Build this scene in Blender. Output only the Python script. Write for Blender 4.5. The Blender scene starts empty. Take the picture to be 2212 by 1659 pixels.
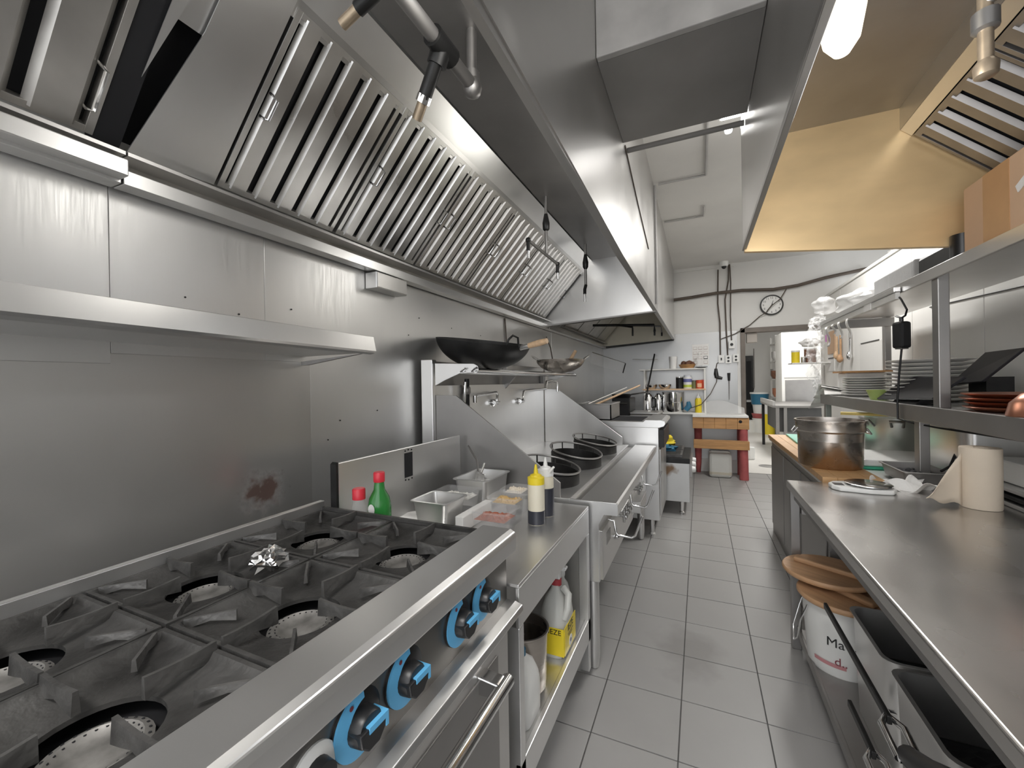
import bpy, bmesh, math, random
from mathutils import Vector, Matrix
random.seed(7)
R = math.radians
scene = bpy.context.scene
COL = scene.collection

# ------------------------------------------------------------------ camera
cam_d = bpy.data.cameras.new('camera'); cam = bpy.data.objects.new('camera', cam_d); COL.objects.link(cam)
cam_d.sensor_fit = 'HORIZONTAL'; cam_d.sensor_width = 36.0; cam_d.lens = 894.4 / 2212 * 36
cam_d.clip_start = 0.02; cam_d.clip_end = 60
yaw, pitch, roll = 0.4251, -0.0018, -0.0164
fw = Vector((-math.sin(yaw) * math.cos(pitch), math.cos(yaw) * math.cos(pitch), math.sin(pitch)))
rt = Vector((math.cos(yaw), math.sin(yaw), 0)); up = rt.cross(fw)
rt2 = math.cos(roll) * rt + math.sin(roll) * up; up2 = -math.sin(roll) * rt + math.cos(roll) * up
mw = Matrix((rt2, up2, -fw)).transposed().to_4x4(); mw.translation = (0, 0, 1.427)
cam.matrix_world = mw
scene.camera = cam

# ------------------------------------------------------------------ world, view, big lights
scene.view_settings.view_transform = 'Standard'; scene.view_settings.look = 'None'
scene.view_settings.gamma = 1.0; scene.view_settings.use_curve_mapping = False
scene.view_settings.exposure = 0.5
w = bpy.data.worlds.new('world'); scene.world = w; w.use_nodes = True
w.node_tree.nodes['Background'].inputs[0].default_value = (0.95, 0.97, 1.0, 1)
w.node_tree.nodes['Background'].inputs[1].default_value = 2.0
def area(name, loc, size, power, color=(1, .98, .95), rot=(0, 0, 0)):
    d = bpy.data.lights.new(name, 'AREA'); d.shape = 'RECTANGLE'; d.size, d.size_y = size
    d.energy = power; d.color = color
    o = bpy.data.objects.new(name, d); COL.objects.link(o); o.location = loc; o.rotation_euler = rot
    return o
area('unseen_ceiling_light', (0.0, -.9, 3.12), (1.2, .5), 70)  # unseen ceiling light added behind the camera for overall brightness
area('unseen_ceiling_light', (.85, 4.8, 3.12), (.3, 1.2), 34)  # unseen light added behind the right hood to brighten the back wall
area('unseen_back_room_light', (1.5, 9.6, 2.95), (.5, 1.4), 45)  # unseen light added to brighten the back room

# ------------------------------------------------------------------ materials
MATS = {}
def mat(name, col, rough=.5, metal=0., var=.12, scale=6., stretch=(1, 1, 1), bump=0., bscale=60., rvar=0., alpha=1., trans=0.,
        emit=None, estr=0., spec=None, detail=4., coat=0., col2=None, scratch=0.):
    if name in MATS: return MATS[name]
    m = bpy.data.materials.new(name); m.use_nodes = True; nt = m.node_tree; b = nt.nodes['Principled BSDF']
    b.inputs['Roughness'].default_value = rough; b.inputs['Metallic'].default_value = metal
    b.inputs['Base Color'].default_value = (*col, 1)
    if spec is not None: b.inputs['Specular IOR Level'].default_value = spec
    if coat: b.inputs['Coat Weight'].default_value = coat
    if trans: b.inputs['Transmission Weight'].default_value = trans
    if alpha < 1: b.inputs['Alpha'].default_value = alpha
    if emit: b.inputs['Emission Color'].default_value = (*emit, 1); b.inputs['Emission Strength'].default_value = estr
    if var or rvar or bump:
        tc = nt.nodes.new('ShaderNodeTexCoord'); mp = nt.nodes.new('ShaderNodeMapping'); mp.inputs['Scale'].default_value = stretch
        nt.links.new(tc.outputs['Object'], mp.inputs['Vector'])
        n = nt.nodes.new('ShaderNodeTexNoise'); n.inputs['Scale'].default_value = scale; n.inputs['Detail'].default_value = detail
        nt.links.new(mp.outputs[0], n.inputs['Vector'])
        if var:
            r = nt.nodes.new('ShaderNodeValToRGB'); r.color_ramp.elements[0].position = .22; r.color_ramp.elements[1].position = .78
            c2 = col2 or tuple(min(1, c * (1 + var)) for c in col)
            r.color_ramp.elements[0].color = (*[c * (1 - var) for c in col], 1); r.color_ramp.elements[1].color = (*c2, 1)
            nt.links.new(n.outputs['Fac'], r.inputs[0]); nt.links.new(r.outputs[0], b.inputs['Base Color'])
        if rvar:
            mr = nt.nodes.new('ShaderNodeMapRange'); mr.inputs[1].default_value = .15; mr.inputs[2].default_value = .85
            mr.inputs[3].default_value = max(.02, rough - rvar); mr.inputs[4].default_value = min(1, rough + rvar)
            nt.links.new(n.outputs['Fac'], mr.inputs[0]); ro = mr.outputs[0]
            if scratch:
                m3 = nt.nodes.new('ShaderNodeMapping'); m3.inputs['Rotation'].default_value = (.6, 0, 0); m3.inputs['Scale'].default_value = (1, 1, .05); nt.links.new(tc.outputs['Object'], m3.inputs[0])
                dn = nt.nodes.new('ShaderNodeTexNoise'); dn.inputs['Scale'].default_value = 140; dn.inputs['Distortion'].default_value = 1.5; nt.links.new(m3.outputs[0], dn.inputs['Vector'])
                ma = nt.nodes.new('ShaderNodeMath'); ma.operation = 'MULTIPLY_ADD'; ma.inputs[1].default_value = scratch; nt.links.new(dn.outputs['Fac'], ma.inputs[0]); nt.links.new(ro, ma.inputs[2]); ro = ma.outputs[0]
            nt.links.new(ro, b.inputs['Roughness'])
        if bump:
            n2 = nt.nodes.new('ShaderNodeTexNoise'); n2.inputs['Scale'].default_value = bscale; n2.inputs['Detail'].default_value = 3
            nt.links.new(mp.outputs[0], n2.inputs['Vector'])
            bp = nt.nodes.new('ShaderNodeBump'); bp.inputs['Strength'].default_value = bump; bp.inputs['Distance'].default_value = .01
            nt.links.new(n2.outputs['Fac'], bp.inputs['Height']); nt.links.new(bp.outputs[0], b.inputs['Normal'])
    MATS[name] = m
    return m
def stain(m, centre, radius, color, power=1.0, nscale=18., metal=.1):
    """blend an irregular stain around a world point into a material"""
    nt = m.node_tree; b = nt.nodes['Principled BSDF']; N = nt.nodes.new; L = nt.links.new
    g = N('ShaderNodeNewGeometry'); sub = N('ShaderNodeVectorMath'); sub.operation = 'SUBTRACT'; sub.inputs[1].default_value = centre; L(g.outputs['Position'], sub.inputs[0])
    dv = N('ShaderNodeVectorMath'); dv.operation = 'DIVIDE'; dv.inputs[1].default_value = radius; L(sub.outputs[0], dv.inputs[0])
    ln = N('ShaderNodeVectorMath'); ln.operation = 'LENGTH'; L(dv.outputs[0], ln.inputs[0])
    n = N('ShaderNodeTexNoise'); n.inputs['Scale'].default_value = nscale; n.inputs['Detail'].default_value = 5; L(g.outputs['Position'], n.inputs['Vector'])
    ad = N('ShaderNodeMath'); ad.operation = 'MULTIPLY_ADD'; ad.inputs[1].default_value = 1.6; L(n.outputs['Fac'], ad.inputs[0]); L(ln.outputs['Value'], ad.inputs[2])
    mr = N('ShaderNodeMapRange'); mr.inputs[1].default_value = 1.15; mr.inputs[2].default_value = 1.75; mr.inputs[3].default_value = power; mr.inputs[4].default_value = 0; L(ad.outputs[0], mr.inputs[0])
    mx = N('ShaderNodeMix'); mx.data_type = 'RGBA'; mx.inputs[7].default_value = (*color, 1); L(mr.outputs[0], mx.inputs[0])
    src = b.inputs['Base Color'].links[0].from_socket if b.inputs['Base Color'].links else None
    if src: L(src, mx.inputs[6])
    else: mx.inputs[6].default_value = b.inputs['Base Color'].default_value
    L(mx.outputs[2], b.inputs['Base Color'])
    mm = N('ShaderNodeMix'); mm.inputs[2].default_value = b.inputs['Metallic'].default_value; mm.inputs[3].default_value = metal; L(mr.outputs[0], mm.inputs[0]); L(mm.outputs[0], b.inputs['Metallic'])
    return m
STEEL = mat('brushed_steel', (.76, .755, .745), .32, .9, .07, 3., (1, 1, .35), .03, 7., .07)
WALLST = mat('wall_sheet_steel', (.76, .755, .745), .26, .88, .08, 1.6, (1, 1, .5), .10, 3.2, .08, scratch=.24)
WALLLOW = stain(mat('lower_wall_sheet', (.70, .69, .675), .33, .88, .08, 1.6, (1, 1, .5), .08, 3.2, .08), (-1.5, 1.03, 1.04), (.3, .10, .09), (.09, .035, .02), .9, 22.)
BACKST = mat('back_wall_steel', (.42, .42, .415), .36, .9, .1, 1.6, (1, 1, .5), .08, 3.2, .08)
HOODST = mat('hood_steel', (.60, .59, .575), .34, .9, .10, 2.2, (1, 1, 1), .06, 4., .08)
DULLST = mat('dull_steel', (.36, .35, .34), .45, .9, .15, 4., (1, 1, 1), .05, 9., .08)
TABLEST = mat('worktop_steel', (.56, .545, .53), .26, .95, .12, 3.5, (1, .6, 1), .008, 8., .08)
FILT = mat('filter_steel', (.70, .69, .67), .32, .95, .16, 5., (1, 1, 1), .05, 10., .1)
FILTD = mat('filter_steel_greasy', (.56, .54, .51), .38, .88, .22, 5., (1, 1, 1), .05, 10., .1)
FILTR = mat('filter_steel_brown', (.30, .285, .275), .45, .85, .2, 5.)
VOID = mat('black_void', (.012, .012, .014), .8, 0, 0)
CHROME = mat('chrome', (.82, .82, .82), .12, 1., 0)
IRON = mat('cast_iron', (.055, .053, .051), .48, .35, .7, 8., (1, 1, 1), .35, 50., .14, detail=8., col2=(.115, .112, .108))
IRON2 = mat('worn_cast_iron', (.12, .117, .113), .46, .5, .6, 14., (1, 1, 1), .3, 55., .12)
BURN = mat('burner_grey', (.24, .23, .215), .55, .4, .5, 26., (1, 1, 1), .06, 90., detail=6., col2=(.36, .348, .33))
BLACK = mat('black_plastic', (.014, .014, .015), .38, 0, .2)
BLACKM = mat('black_metal', (.03, .03, .03), .42, .6, .4, 12.)
BLUE = mat('blue_bezel', (.13, .46, .78), .45, 0, .05)
MAROON = mat('maroon_mark', (.22, .05, .06), .5, 0, 0)
BRASSY = mat('greasy_gold_steel', (.80, .58, .31), .38, .4, .14, 2.5, (1, 1, 2.5), .06, 6., .1)
WHITE = mat('white_paint', (.80, .79, .76), .55, 0, .04, 2.)
WALLW = mat('wall_paint', (.72, .71, .685), .6, 0, .05, 1.2)
CEILP = mat('ceiling_paint', (.72, .705, .68), .75, 0, .08, 1.5, bump=.05)
DUCTP = mat('duct_grey', (.30, .29, .28), .6, .2, .15, 3.)
CONC = mat('duct_face', (.50, .49, .475), .7, .1, .2, 6.)
BEIGE = mat('beige_greasy_sheet', (.62, .58, .48), .45, .5, .1, 3.)
TILE = mat('floor_tile', (.36, .353, .344), .42, 0, .07, 2.2, rvar=.08, bump=.02, bscale=30.)
GROUT = mat('floor_grout', (.10, .097, .094), .8, 0, .3, 20.)
FARFL = mat('far_floor', (.72, .70, .66), .5, 0, .06, 2.)
WOOD = mat('butcher_wood', (.50, .27, .11), .5, 0, .25, 5., (1, 8, 8))
WOODL = mat('board_wood', (.60, .36, .17), .45, 0, .18, 4., (1, 9, 9))
WOODP = mat('pale_wood', (.68, .47, .29), .5, 0, .2, 5., (8, 1, 8))
WOODB = mat('peel_wood', (.52, .31, .17), .5, 0, .22, 4., (8, 1.2, 8))
RED = mat('red_paint', (.42, .10, .10), .6, 0, .25, 9.)
REDC = mat('red_cap', (.75, .035, .06), .35, 0, .05)
DOORBR = mat('brown_frame', (.17, .145, .125), .55, .1, .2, 6.)
PLASTW = mat('white_plastic', (.82, .82, .80), .4, 0, .03)
MILKY = mat('milky_plastic', (.78, .78, .74), .35, 0, .04, trans=.25)
YELLOW = mat('yellow_plastic', (.82, .64, .03), .4, 0, .06)
CLEAR = mat('clear_plastic', (.93, .93, .93), .08, 0, 0, trans=.0, alpha=.13)
WRAP = mat('clear_wrap', (.92, .92, .92), .15, 0, .05, 8., alpha=.24, bump=.6, bscale=40.)
GREENG = mat('green_glass', (.05, .34, .07), .12, 0, .05, trans=.35)
GREENP = mat('green_board', (.05, .42, .26), .5, 0, .05)
MINT = mat('mint_board', (.28, .62, .48), .5, 0, .05)
LIME = mat('lime_bowl', (.45, .58, .18), .4, 0, .08, trans=.1)
SAUCE = mat('dark_sauce', (.035, .037, .05), .35, 0, .1)
CREAM = mat('cream_bottle', (.74, .69, .56), .4, 0, .03)
PAPER = mat('paper_white', (.86, .85, .83), .85, 0, .03)
TOWEL = mat('kraft_towel', (.72, .62, .50), .9, 0, .05, 8., bump=.1)
CARD = mat('cardboard', (.68, .46, .30), .8, 0, .06, 6.)
TAPE = mat('packing_tape', (.52, .29, .14), .35, 0, .1)
COPPER = mat('copper_tray', (.62, .28, .18), .28, .9, .15, 5.)
CERAM = mat('white_ceramic', (.84, .83, .81), .18, 0, .02)
ALU = mat('aluminium_pot', (.66, .68, .64), .35, .7, .1, 5.)
POTST = mat('pot_steel', (.50, .46, .42), .28, .95, .15, 5., (1, 1, 3), .03, 12., .08)
CABLE = mat('cable_brown', (.09, .07, .055), .6, 0, .2)
PIPEG = mat('grey_pipe', (.46, .45, .44), .5, .2, .1)
PIPEBR = mat('brass_pipe', (.45, .36, .26), .4, .7, .2, 20.)
LAMP = mat('lamp_glass_warm', (1, .9, .7), .3, 0, 0, emit=(1, .90, .66), estr=1.0)
LAMPC = mat('lamp_glass_white', (1, 1, 1), .3, 0, 0, emit=(1, .98, .95), estr=9.0)
BLUEP = mat('blue_plastic', (.03, .16, .27), .4, 0, .05)
SCREEN = mat('tablet_glass', (.02, .02, .024), .45, 0, .3, 4., spec=.25)
STAIN = mat('rust_stain', (.16, .07, .04), .7, 0, .5, 20.)

# ------------------------------------------------------------------ mesh builder
class MB:
    def __init__(s): s.v = []; s.f = []
    def add(s, vs, fs):
        o = len(s.v); s.v += [Vector(p) for p in vs]; s.f += [tuple(i + o for i in f) for f in fs]; return s
    def box(s, x0, x1, y0, y1, z0, z1):
        return s.add([(x0, y0, z0), (x1, y0, z0), (x1, y1, z0), (x0, y1, z0), (x0, y0, z1), (x1, y0, z1), (x1, y1, z1), (x0, y1, z1)],
                     [(0, 3, 2, 1), (4, 5, 6, 7), (0, 1, 5, 4), (1, 2, 6, 5), (2, 3, 7, 6), (3, 0, 4, 7)])
    def obox(s, c, sz, m=None):
        x, y, z = [d / 2 for d in sz]; m = m or Matrix.Identity(3); c = Vector(c)
        vs = [c + m @ Vector(p) for p in ((-x, -y, -z), (x, -y, -z), (x, y, -z), (-x, y, -z), (-x, -y, z), (x, -y, z), (x, y, z), (-x, y, z))]
        return s.add(vs, [(0, 3, 2, 1), (4, 5, 6, 7), (0, 1, 5, 4), (1, 2, 6, 5), (2, 3, 7, 6), (3, 0, 4, 7)])
    def prism(s, poly, ax, a, b):
        def P(p, t): return {'x': (t, p[0], p[1]), 'y': (p[0], t, p[1]), 'z': (p[0], p[1], t)}[ax]
        n = len(poly); vs = [P(p, a) for p in poly] + [P(p, b) for p in poly]
        return s.add(vs, [tuple(range(n)), tuple(range(2 * n - 1, n - 1, -1))] + [(i, (i + 1) % n, n + (i + 1) % n, n + i) for i in range(n)])
    def tube(s, path, r, n=10, caps=True):
        path = [Vector(p) for p in path]; rs = r if isinstance(r, (list, tuple)) else [r] * len(path)
        vs, fs = [], []; u = None
        for i, p in enumerate(path):
            a = path[max(0, i - 1)]; b = path[min(len(path) - 1, i + 1)]; t = (b - a).normalized()
            if u is None:
                u = t.orthogonal().normalized()
            else:
                u = (u - t * u.dot(t)); u = u.normalized() if u.length > 1e-6 else t.orthogonal().normalized()
            v = t.cross(u)
            for k in range(n):
                an = 2 * math.pi * k / n; vs.append(p + (u * math.cos(an) + v * math.sin(an)) * rs[i])
        for i in range(len(path) - 1):
            for k in range(n): fs.append((i * n + k, i * n + (k + 1) % n, (i + 1) * n + (k + 1) % n, (i + 1) * n + k))
        if caps: fs.append(tuple(range(n - 1, -1, -1))); fs.append(tuple((len(path) - 1) * n + k for k in range(n)))
        return s.add(vs, fs)
    def lathe(s, prof, c=(0, 0, 0), n=32, m=None, close=False):
        c = Vector(c); m = m or Matrix.Identity(3); vs, fs = [], []
        for r, z in prof:
            for k in range(n):
                an = 2 * math.pi * k / n; vs.append(c + m @ Vector((max(r, 1e-5) * math.cos(an), max(r, 1e-5) * math.sin(an), z)))
        L = len(prof)
        for i in range(L - 1 + (1 if close else 0)):
            j = (i + 1) % L
            for k in range(n): fs.append((i * n + k, i * n + (k + 1) % n, j * n + (k + 1) % n, j * n + k))
        if not close:
            fs.append(tuple(range(n - 1, -1, -1))); fs.append(tuple((L - 1) * n + k for k in range(n)))
        return s.add(vs, fs)
    def grid(s, fn, nu, nv, thick=0.):
        vs = [Vector(fn(i / nu, j / nv)) for i in range(nu + 1) for j in range(nv + 1)]
        fs = [(i * (nv + 1) + j, (i + 1) * (nv + 1) + j, (i + 1) * (nv + 1) + j + 1, i * (nv + 1) + j + 1) for i in range(nu) for j in range(nv)]
        return s.add(vs, fs)
    def mesh(s, name, smooth=None):
        me = bpy.data.meshes.new(name); me.from_pydata([tuple(v) for v in s.v], [], s.f)
        bm = bmesh.new(); bm.from_mesh(me); bmesh.ops.recalc_face_normals(bm, faces=bm.faces); bm.to_mesh(me); bm.free()
        if smooth:
            for p in me.polygons: p.use_smooth = True
            me.set_sharp_from_angle(angle=R(smooth))
        me.update(); return me
WM = {}
def mtx(o): return WM.get(o.name, Matrix.Identity(4))
def build(mb, name, material, parent=None, w=True, smooth=None, bev=0., solid=0., sub=0):
    """link a mesh object; w: the vertices are world coordinates"""
    if parent is not None and w:
        inv = mtx(parent).inverted(); mb.v = [inv @ v for v in mb.v]
    me = mb.mesh(name, smooth); me.materials.append(material)
    o = bpy.data.objects.new(name, me); COL.objects.link(o)
    if parent is not None: o.parent = parent
    WM[o.name] = mtx(parent).copy() if parent is not None else Matrix.Identity(4)
    if solid: md = o.modifiers.new('solid', 'SOLIDIFY'); md.thickness = solid
    if sub: md = o.modifiers.new('sub', 'SUBSURF'); md.levels = sub; md.render_levels = sub
    if bev: md = o.modifiers.new('bevel', 'BEVEL'); md.width = bev; md.segments = 2; md.limit_method = 'ANGLE'; md.angle_limit = R(40)
    return o
def tag(o, label, cat=None, group=None, kind=None):
    o['label'] = label
    if cat: o['category'] = cat
    if group: o['group'] = group
    if kind: o['kind'] = kind
    return o
def thing(name, label, cat, loc=(0, 0, 0), rz=0., group=None, rot=None):
    o = bpy.data.objects.new(name, None); COL.objects.link(o); o.empty_display_size = .05
    o.location = loc; o.rotation_euler = rot or (0, 0, rz)
    from mathutils import Euler
    WM[o.name] = Matrix.Translation(loc) @ Euler(rot or (0, 0, rz)).to_matrix().to_4x4()
    return tag(o, label, cat, group)
def solo(mb, name, material, label, cat, group=None, kind=None, origin=None, **k):
    """a thing that is one mesh; its origin is put at its base"""
    if origin is None:
        lo = [min(v[i] for v in mb.v) for i in range(3)]; hi = [max(v[i] for v in mb.v) for i in range(3)]
        origin = ((lo[0] + hi[0]) / 2, (lo[1] + hi[1]) / 2, lo[2])
    mb.v = [v - Vector(origin) for v in mb.v]
    o = build(mb, name, material, None, **k); o.location = origin; WM[o.name] = Matrix.Translation(origin)
    return tag(o, label, cat, group, kind)
def copy_tree(o, parent=None):
    c = o.copy(); COL.objects.link(c); c.parent = parent
    for ch in list(o.children): copy_tree(ch, c)
    return c
def text_mesh(txt, size, depth=.0006, align='CENTER'):
    cu = bpy.data.curves.new('txt', 'FONT'); cu.body = txt; cu.size = size; cu.extrude = depth; cu.align_x = align; cu.align_y = 'CENTER'
    cu.resolution_u = 3
    to = bpy.data.objects.new('txt', cu); COL.objects.link(to)
    dg = bpy.context.evaluated_depsgraph_get(); me = bpy.data.meshes.new_from_object(to.evaluated_get(dg))
    vs = [v.co.copy() for v in me.vertices]; fs = [tuple(p.vertices) for p in me.polygons]
    bpy.data.objects.remove(to); bpy.data.curves.remove(cu); bpy.data.meshes.remove(me)
    return vs, fs
def text(txt, size, m4, name, material, parent, depth=.0006):
    vs, fs = text_mesh(txt, size, depth); mb = MB(); mb.add([m4 @ v for v in vs], fs)
    return build(mb, name, material, parent)
def basis(o, x, y):
    x = Vector(x).normalized(); y = Vector(y); y = (y - x * y.dot(x)).normalized(); z = x.cross(y)
    m = Matrix((x, y, z)).transposed().to_4x4(); m.translation = o; return m
rotx = lambda a: Matrix.Rotation(a, 3, 'X'); roty = lambda a: Matrix.Rotation(a, 3, 'Y'); rotz = lambda a: Matrix.Rotation(a, 3, 'Z')
def hexbolt(mb, p, d, r=.008, h=.006):
    d = Vector(d).normalized(); mb.tube([Vector(p), Vector(p) + d * h], r, 6)

WX = -1.5; BY = 7.15; CZ = 3.2; RX = 1.62
# ================================================================== SETTING
fl = build(MB().box(-1.7, 2.8, -2.5, BY + .1, -.10, -.004), 'floor', GROUT); tag(fl, 'grey square tiled kitchen floor with dark joints', 'floor', kind='structure')
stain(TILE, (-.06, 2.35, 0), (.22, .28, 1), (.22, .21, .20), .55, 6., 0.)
T = .33; TX0 = -.7533; TY0 = 1.658 - 4 * .327; TY = .327
tme = None
for i in range(-1, 6):
    for j in range(0, 23):
        x0 = TX0 + i * T; y0 = TY0 + j * TY
        y1 = min(y0 + TY, BY + .1)
        if y1 - y0 < .1: continue
        if tme is None:
            g = .0028; m = MB().box(g, T - g, g, TY - g, -.006, 0); tme = m.mesh('tile'); tme.materials.append(TILE)
        o = bpy.data.objects.new('tile', tme); COL.objects.link(o); o.parent = fl; o.location = (x0, y0, random.uniform(-.0006, .0004))
ff = build(MB().box(.4, 4.0, BY + .1, 14.2, -.10, 0), 'floor_back', FARFL); tag(ff, 'pale floor of the room beyond the doorway', 'floor', kind='structure')
ce = build(MB().box(-1.7, 2.8, -2.5, BY + .1, CZ, CZ + .1), 'ceiling', CEILP); tag(ce, 'off white painted kitchen ceiling', 'ceiling', kind='structure')
wl = build(MB().box(WX - .15, WX - .012, -2.5, BY + .1, -.1, CZ), 'wall_left', WALLW); tag(wl, 'left wall behind the cooking line clad in steel sheets', 'wall', kind='structure')
# steel cladding sheets, each its own panel
for (y0, y1, z0, z1, dx) in ((-.6, .593, 1.5, 2.06, .004), (.593, 1.049, 1.5, 2.06, 0), (1.049, 4.4, 0.2, 2.06, -.001), (-.6, 1.245, .2, 1.53, .002), (4.403, BY, .2, 2.06, 0)):
    if (y0, z0) == (1.049, .2): m = MB().prism([(1.049, 1.5), (1.245, 1.5), (1.245, .2), (4.4, .2), (4.4, 2.06), (1.049, 2.06)], 'x', WX - .012, WX + dx)
    else: m = MB().box(WX - .012, WX + dx, y0 + .001, y1 - .001, z0, z1)
    build(m, 'cladding_panel', WALLLOW if y1 == 1.245 else WALLST, wl, bev=.0015)
m = MB()
for (y, z) in ((1.16, 1.74), (1.64, 1.30), (2.0, 1.82), (2.35, 1.80), (2.75, 1.79), (1.61, 1.93), (1.4, 1.27), (.78, 1.72), (.95, 1.69), (1.9, 1.71), (1.33, 1.19)):
    hexbolt(m, (WX, y, z), (1, 0, 0), .003, .003)
build(m, 'cladding_rivet', BLACKM, wl)
# back wall with doorway
wb = build(MB().prism([(-1.7, -.1), (.585, -.1), (.585, 2.17), (1.60, 2.17), (1.60, -.1), (2.8, -.1), (2.8, CZ), (-1.7, CZ)], 'y', BY, BY + .12), 'wall_back', WALLW)
tag(wb, 'white back wall with steel lower cladding and open doorway', 'wall', kind='structure')
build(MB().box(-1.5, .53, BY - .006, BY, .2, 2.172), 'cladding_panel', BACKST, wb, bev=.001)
build(MB().box(-.37, .5, BY - .02, BY, CZ - .05, CZ), 'cornice_strip', WALLW, wb)
tr = build(MB().box(.575, .635, BY - .03, BY + .14, 0, 2.2), 'trim_1', DOORBR, bev=.004); tag(tr, 'dark brown left jamb of the doorway', 'door frame', kind='structure')
tr = build(MB().box(.575, 1.62, BY - .03, BY + .14, 2.13, 2.2), 'trim_2', DOORBR, bev=.004); tag(tr, 'dark brown header over the doorway', 'door frame', kind='structure')
wr = build(MB().box(RX, RX + .1, -2.5, BY, -.1, 2.54), 'wall_right', WHITE); tag(wr, 'white right wall panels behind the plate shelves', 'wall', kind='structure')
for k in range(9):
    y = -1.2 + k * .95
    build(MB().box(RX - .006, RX, y + .004, y + .946, .9, 2.54), 'wall_panel', WHITE, wr, bev=.002)
build(MB().box(RX - .02, RX + .3, -2.5, BY, 2.54, 2.57), 'ledge_cap', WHITE, wr, bev=.003)
w2 = build(MB().box(2.7, 2.8, -2.5, BY, 2.4, CZ), 'wall_upper_right', WALLW); tag(w2, 'upper right wall above the white panel ledge', 'wall', kind='structure')
# room beyond the doorway
w3 = build(MB().box(.4, 4, 13.6, 13.7, 0, 3.1), 'wall_far', WALLW); tag(w3, 'plain white far wall of the back room', 'wall', kind='structure')
w4 = build(MB().box(.3, .4, BY + .12, 13.7, 0, 3.1), 'wall_far_left', WALLW); tag(w4, 'left side wall of the back room', 'wall', kind='structure')
w5 = build(MB().box(3.9, 4, BY + .12, 13.7, 0, 3.1), 'wall_far_right', WALLW); tag(w5, 'right side wall of the back room', 'wall', kind='structure')
c2 = build(MB().box(.3, 4, BY + .12, 13.7, 3.0, 3.1), 'ceiling_back', CEILP); tag(c2, 'ceiling of the back room', 'ceiling', kind='structure')
d1 = build(MB().box(1.20, 1.40, 13.55, 13.598, 0, 2.1), 'door_1', BLACKM, bev=.004); tag(d1, 'narrow dark door in the far wall of the back room', 'door', kind='structure')
build(MB().box(1.22, 1.36, 13.54, 13.552, .78, .84), 'push_bar', STEEL, d1); build(MB().box(1.23, 1.35, 13.545, 13.552, .9, 1.95), 'door_panel', VOID, d1)

# overhead duct across the aisle
du = thing('ceiling_duct', 'dark grey duct box crossing the aisle between the two hoods', 'duct', (0, 1.95, 2.7))
build(MB().box(-.352, .226, 1.66, 2.27, 2.7, 2.715), 'duct_bottom', DUCTP, du)
build(MB().box(-.352, .226, 1.63, 1.66, 2.7, CZ), 'duct_face', CONC, du, bev=.004)
build(MB().box(-.352, .226, 2.24, 2.27, 2.715, CZ), 'duct_rear', DUCTP, du)
# pipes on the ceiling
def pipe(name, path, r, label, cat='pipe', material=PIPEG, n=10, group=None):
    return solo(MB().tube(path, r, n), name, material, label, cat, group, smooth=50)
pipe('ceiling_conduit', [(-.352, 2.42, 2.735), (.226, 2.42, 2.735)], .014, 'dark round conduit spanning the aisle just behind the duct', 'pipe', DUCTP)
pipe('ceiling_conduit', [(-.31, 3.93, 3.185), (.075, 3.93, 3.185), (.075, 2.7, 3.185)], .010, 'thin conduit bent at a right angle on the ceiling nearest the duct', 'pipe', PIPEG)
pipe('ceiling_conduit', [(-.33, 4.9, 3.185), (.065, 4.9, 3.185), (.065, 4.62, 3.185)], .010, 'short bent conduit on the ceiling closer to the clock wall', 'pipe', PIPEG)
pipe('hood_conduit', [(-.340, 3.93, 3.18), (-.340, 3.95, 2.12)], .011, 'thin vertical conduit running down the left hood front', 'pipe', PIPEG)
pipe('hood_line', [(-.348, 2.30, 2.70), (-.348, 2.8, 2.58), (-.348, 3.4, 2.46)], .004, 'thin dark line along the left hood front below the duct', 'cable', CABLE)  # thin dark line, drawn as a narrow tube on the hood front

# ================================================================== LEFT HOODS
LIPX = -.385
def fpt(t): return (-1.46 + .43 * t, 2.09 + .47 * t)        # filter plane, bottom to top
NX, NZ = -.47 / .637, .43 / .637                            # plane normal (towards the plenum)
def hood(name, label, y0, y1, back_m, loc):
    h = thing(name, label, 'exhaust hood', loc)
    build(MB().box(-.360, -.353, y0, y1, 2.10, CZ), 'front_panel', HOODST, h)
    m = MB(); ys = [y for y in (y0, 1.2, 2.2, y1) if y0 <= y <= y1]
    zz = lambda y: 2.078 + max(0, 2.2 - max(y, .5)) * .030
    for ya, yb in zip(ys, ys[1:]):
        vs = [(x, y, zz(y) + dz) for y in (ya, yb) for x, dz in ((LIPX, 0), (-.349, 0), (-.349, .024), (LIPX, .024))]
        m.add(vs, [(0, 1, 2, 3), (7, 6, 5, 4), (0, 4, 5, 1), (1, 5, 6, 2), (2, 6, 7, 3), (3, 7, 4, 0)])
    build(m, 'front_lip', HOODST, h)
    build(MB().box(-.96, -.36, y0, y1, 2.645, 2.655), 'top_panel', DULLST, h)
    x, z = fpt(1.0)
    build(MB().prism([(x - .012, z - .004), (x + .065, z + .078), (x + .056, z + .086), (x - .02, z + .004)], 'y', y0, y1), 'upper_flange', STEEL, h)
    build(MB().prism([(x - .045, z - .045), (x - .012, z - .004), (x - .018, z + .002), (x - .052, z - .039)], 'y', y0, y1), 'filter_rail', HOODST, h)
    build(MB().box(-1.48, -1.405, y0, y1, 2.062, 2.072), 'lower_rail', HOODST, h)
    build(MB().box(-1.482, -1.476, y0, y1, 2.03, 2.062), 'drip_recess', FILTD, h)
    build(MB().box(-1.485, -1.43, y0, y1, 1.99, 2.032), 'grease_trough', STEEL, h, bev=.002)
    x0, z0 = fpt(-.02); x1, z1 = fpt(1.04)
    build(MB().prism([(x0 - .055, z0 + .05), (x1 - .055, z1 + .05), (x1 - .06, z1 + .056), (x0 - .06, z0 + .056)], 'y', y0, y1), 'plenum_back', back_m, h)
    return h
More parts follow.
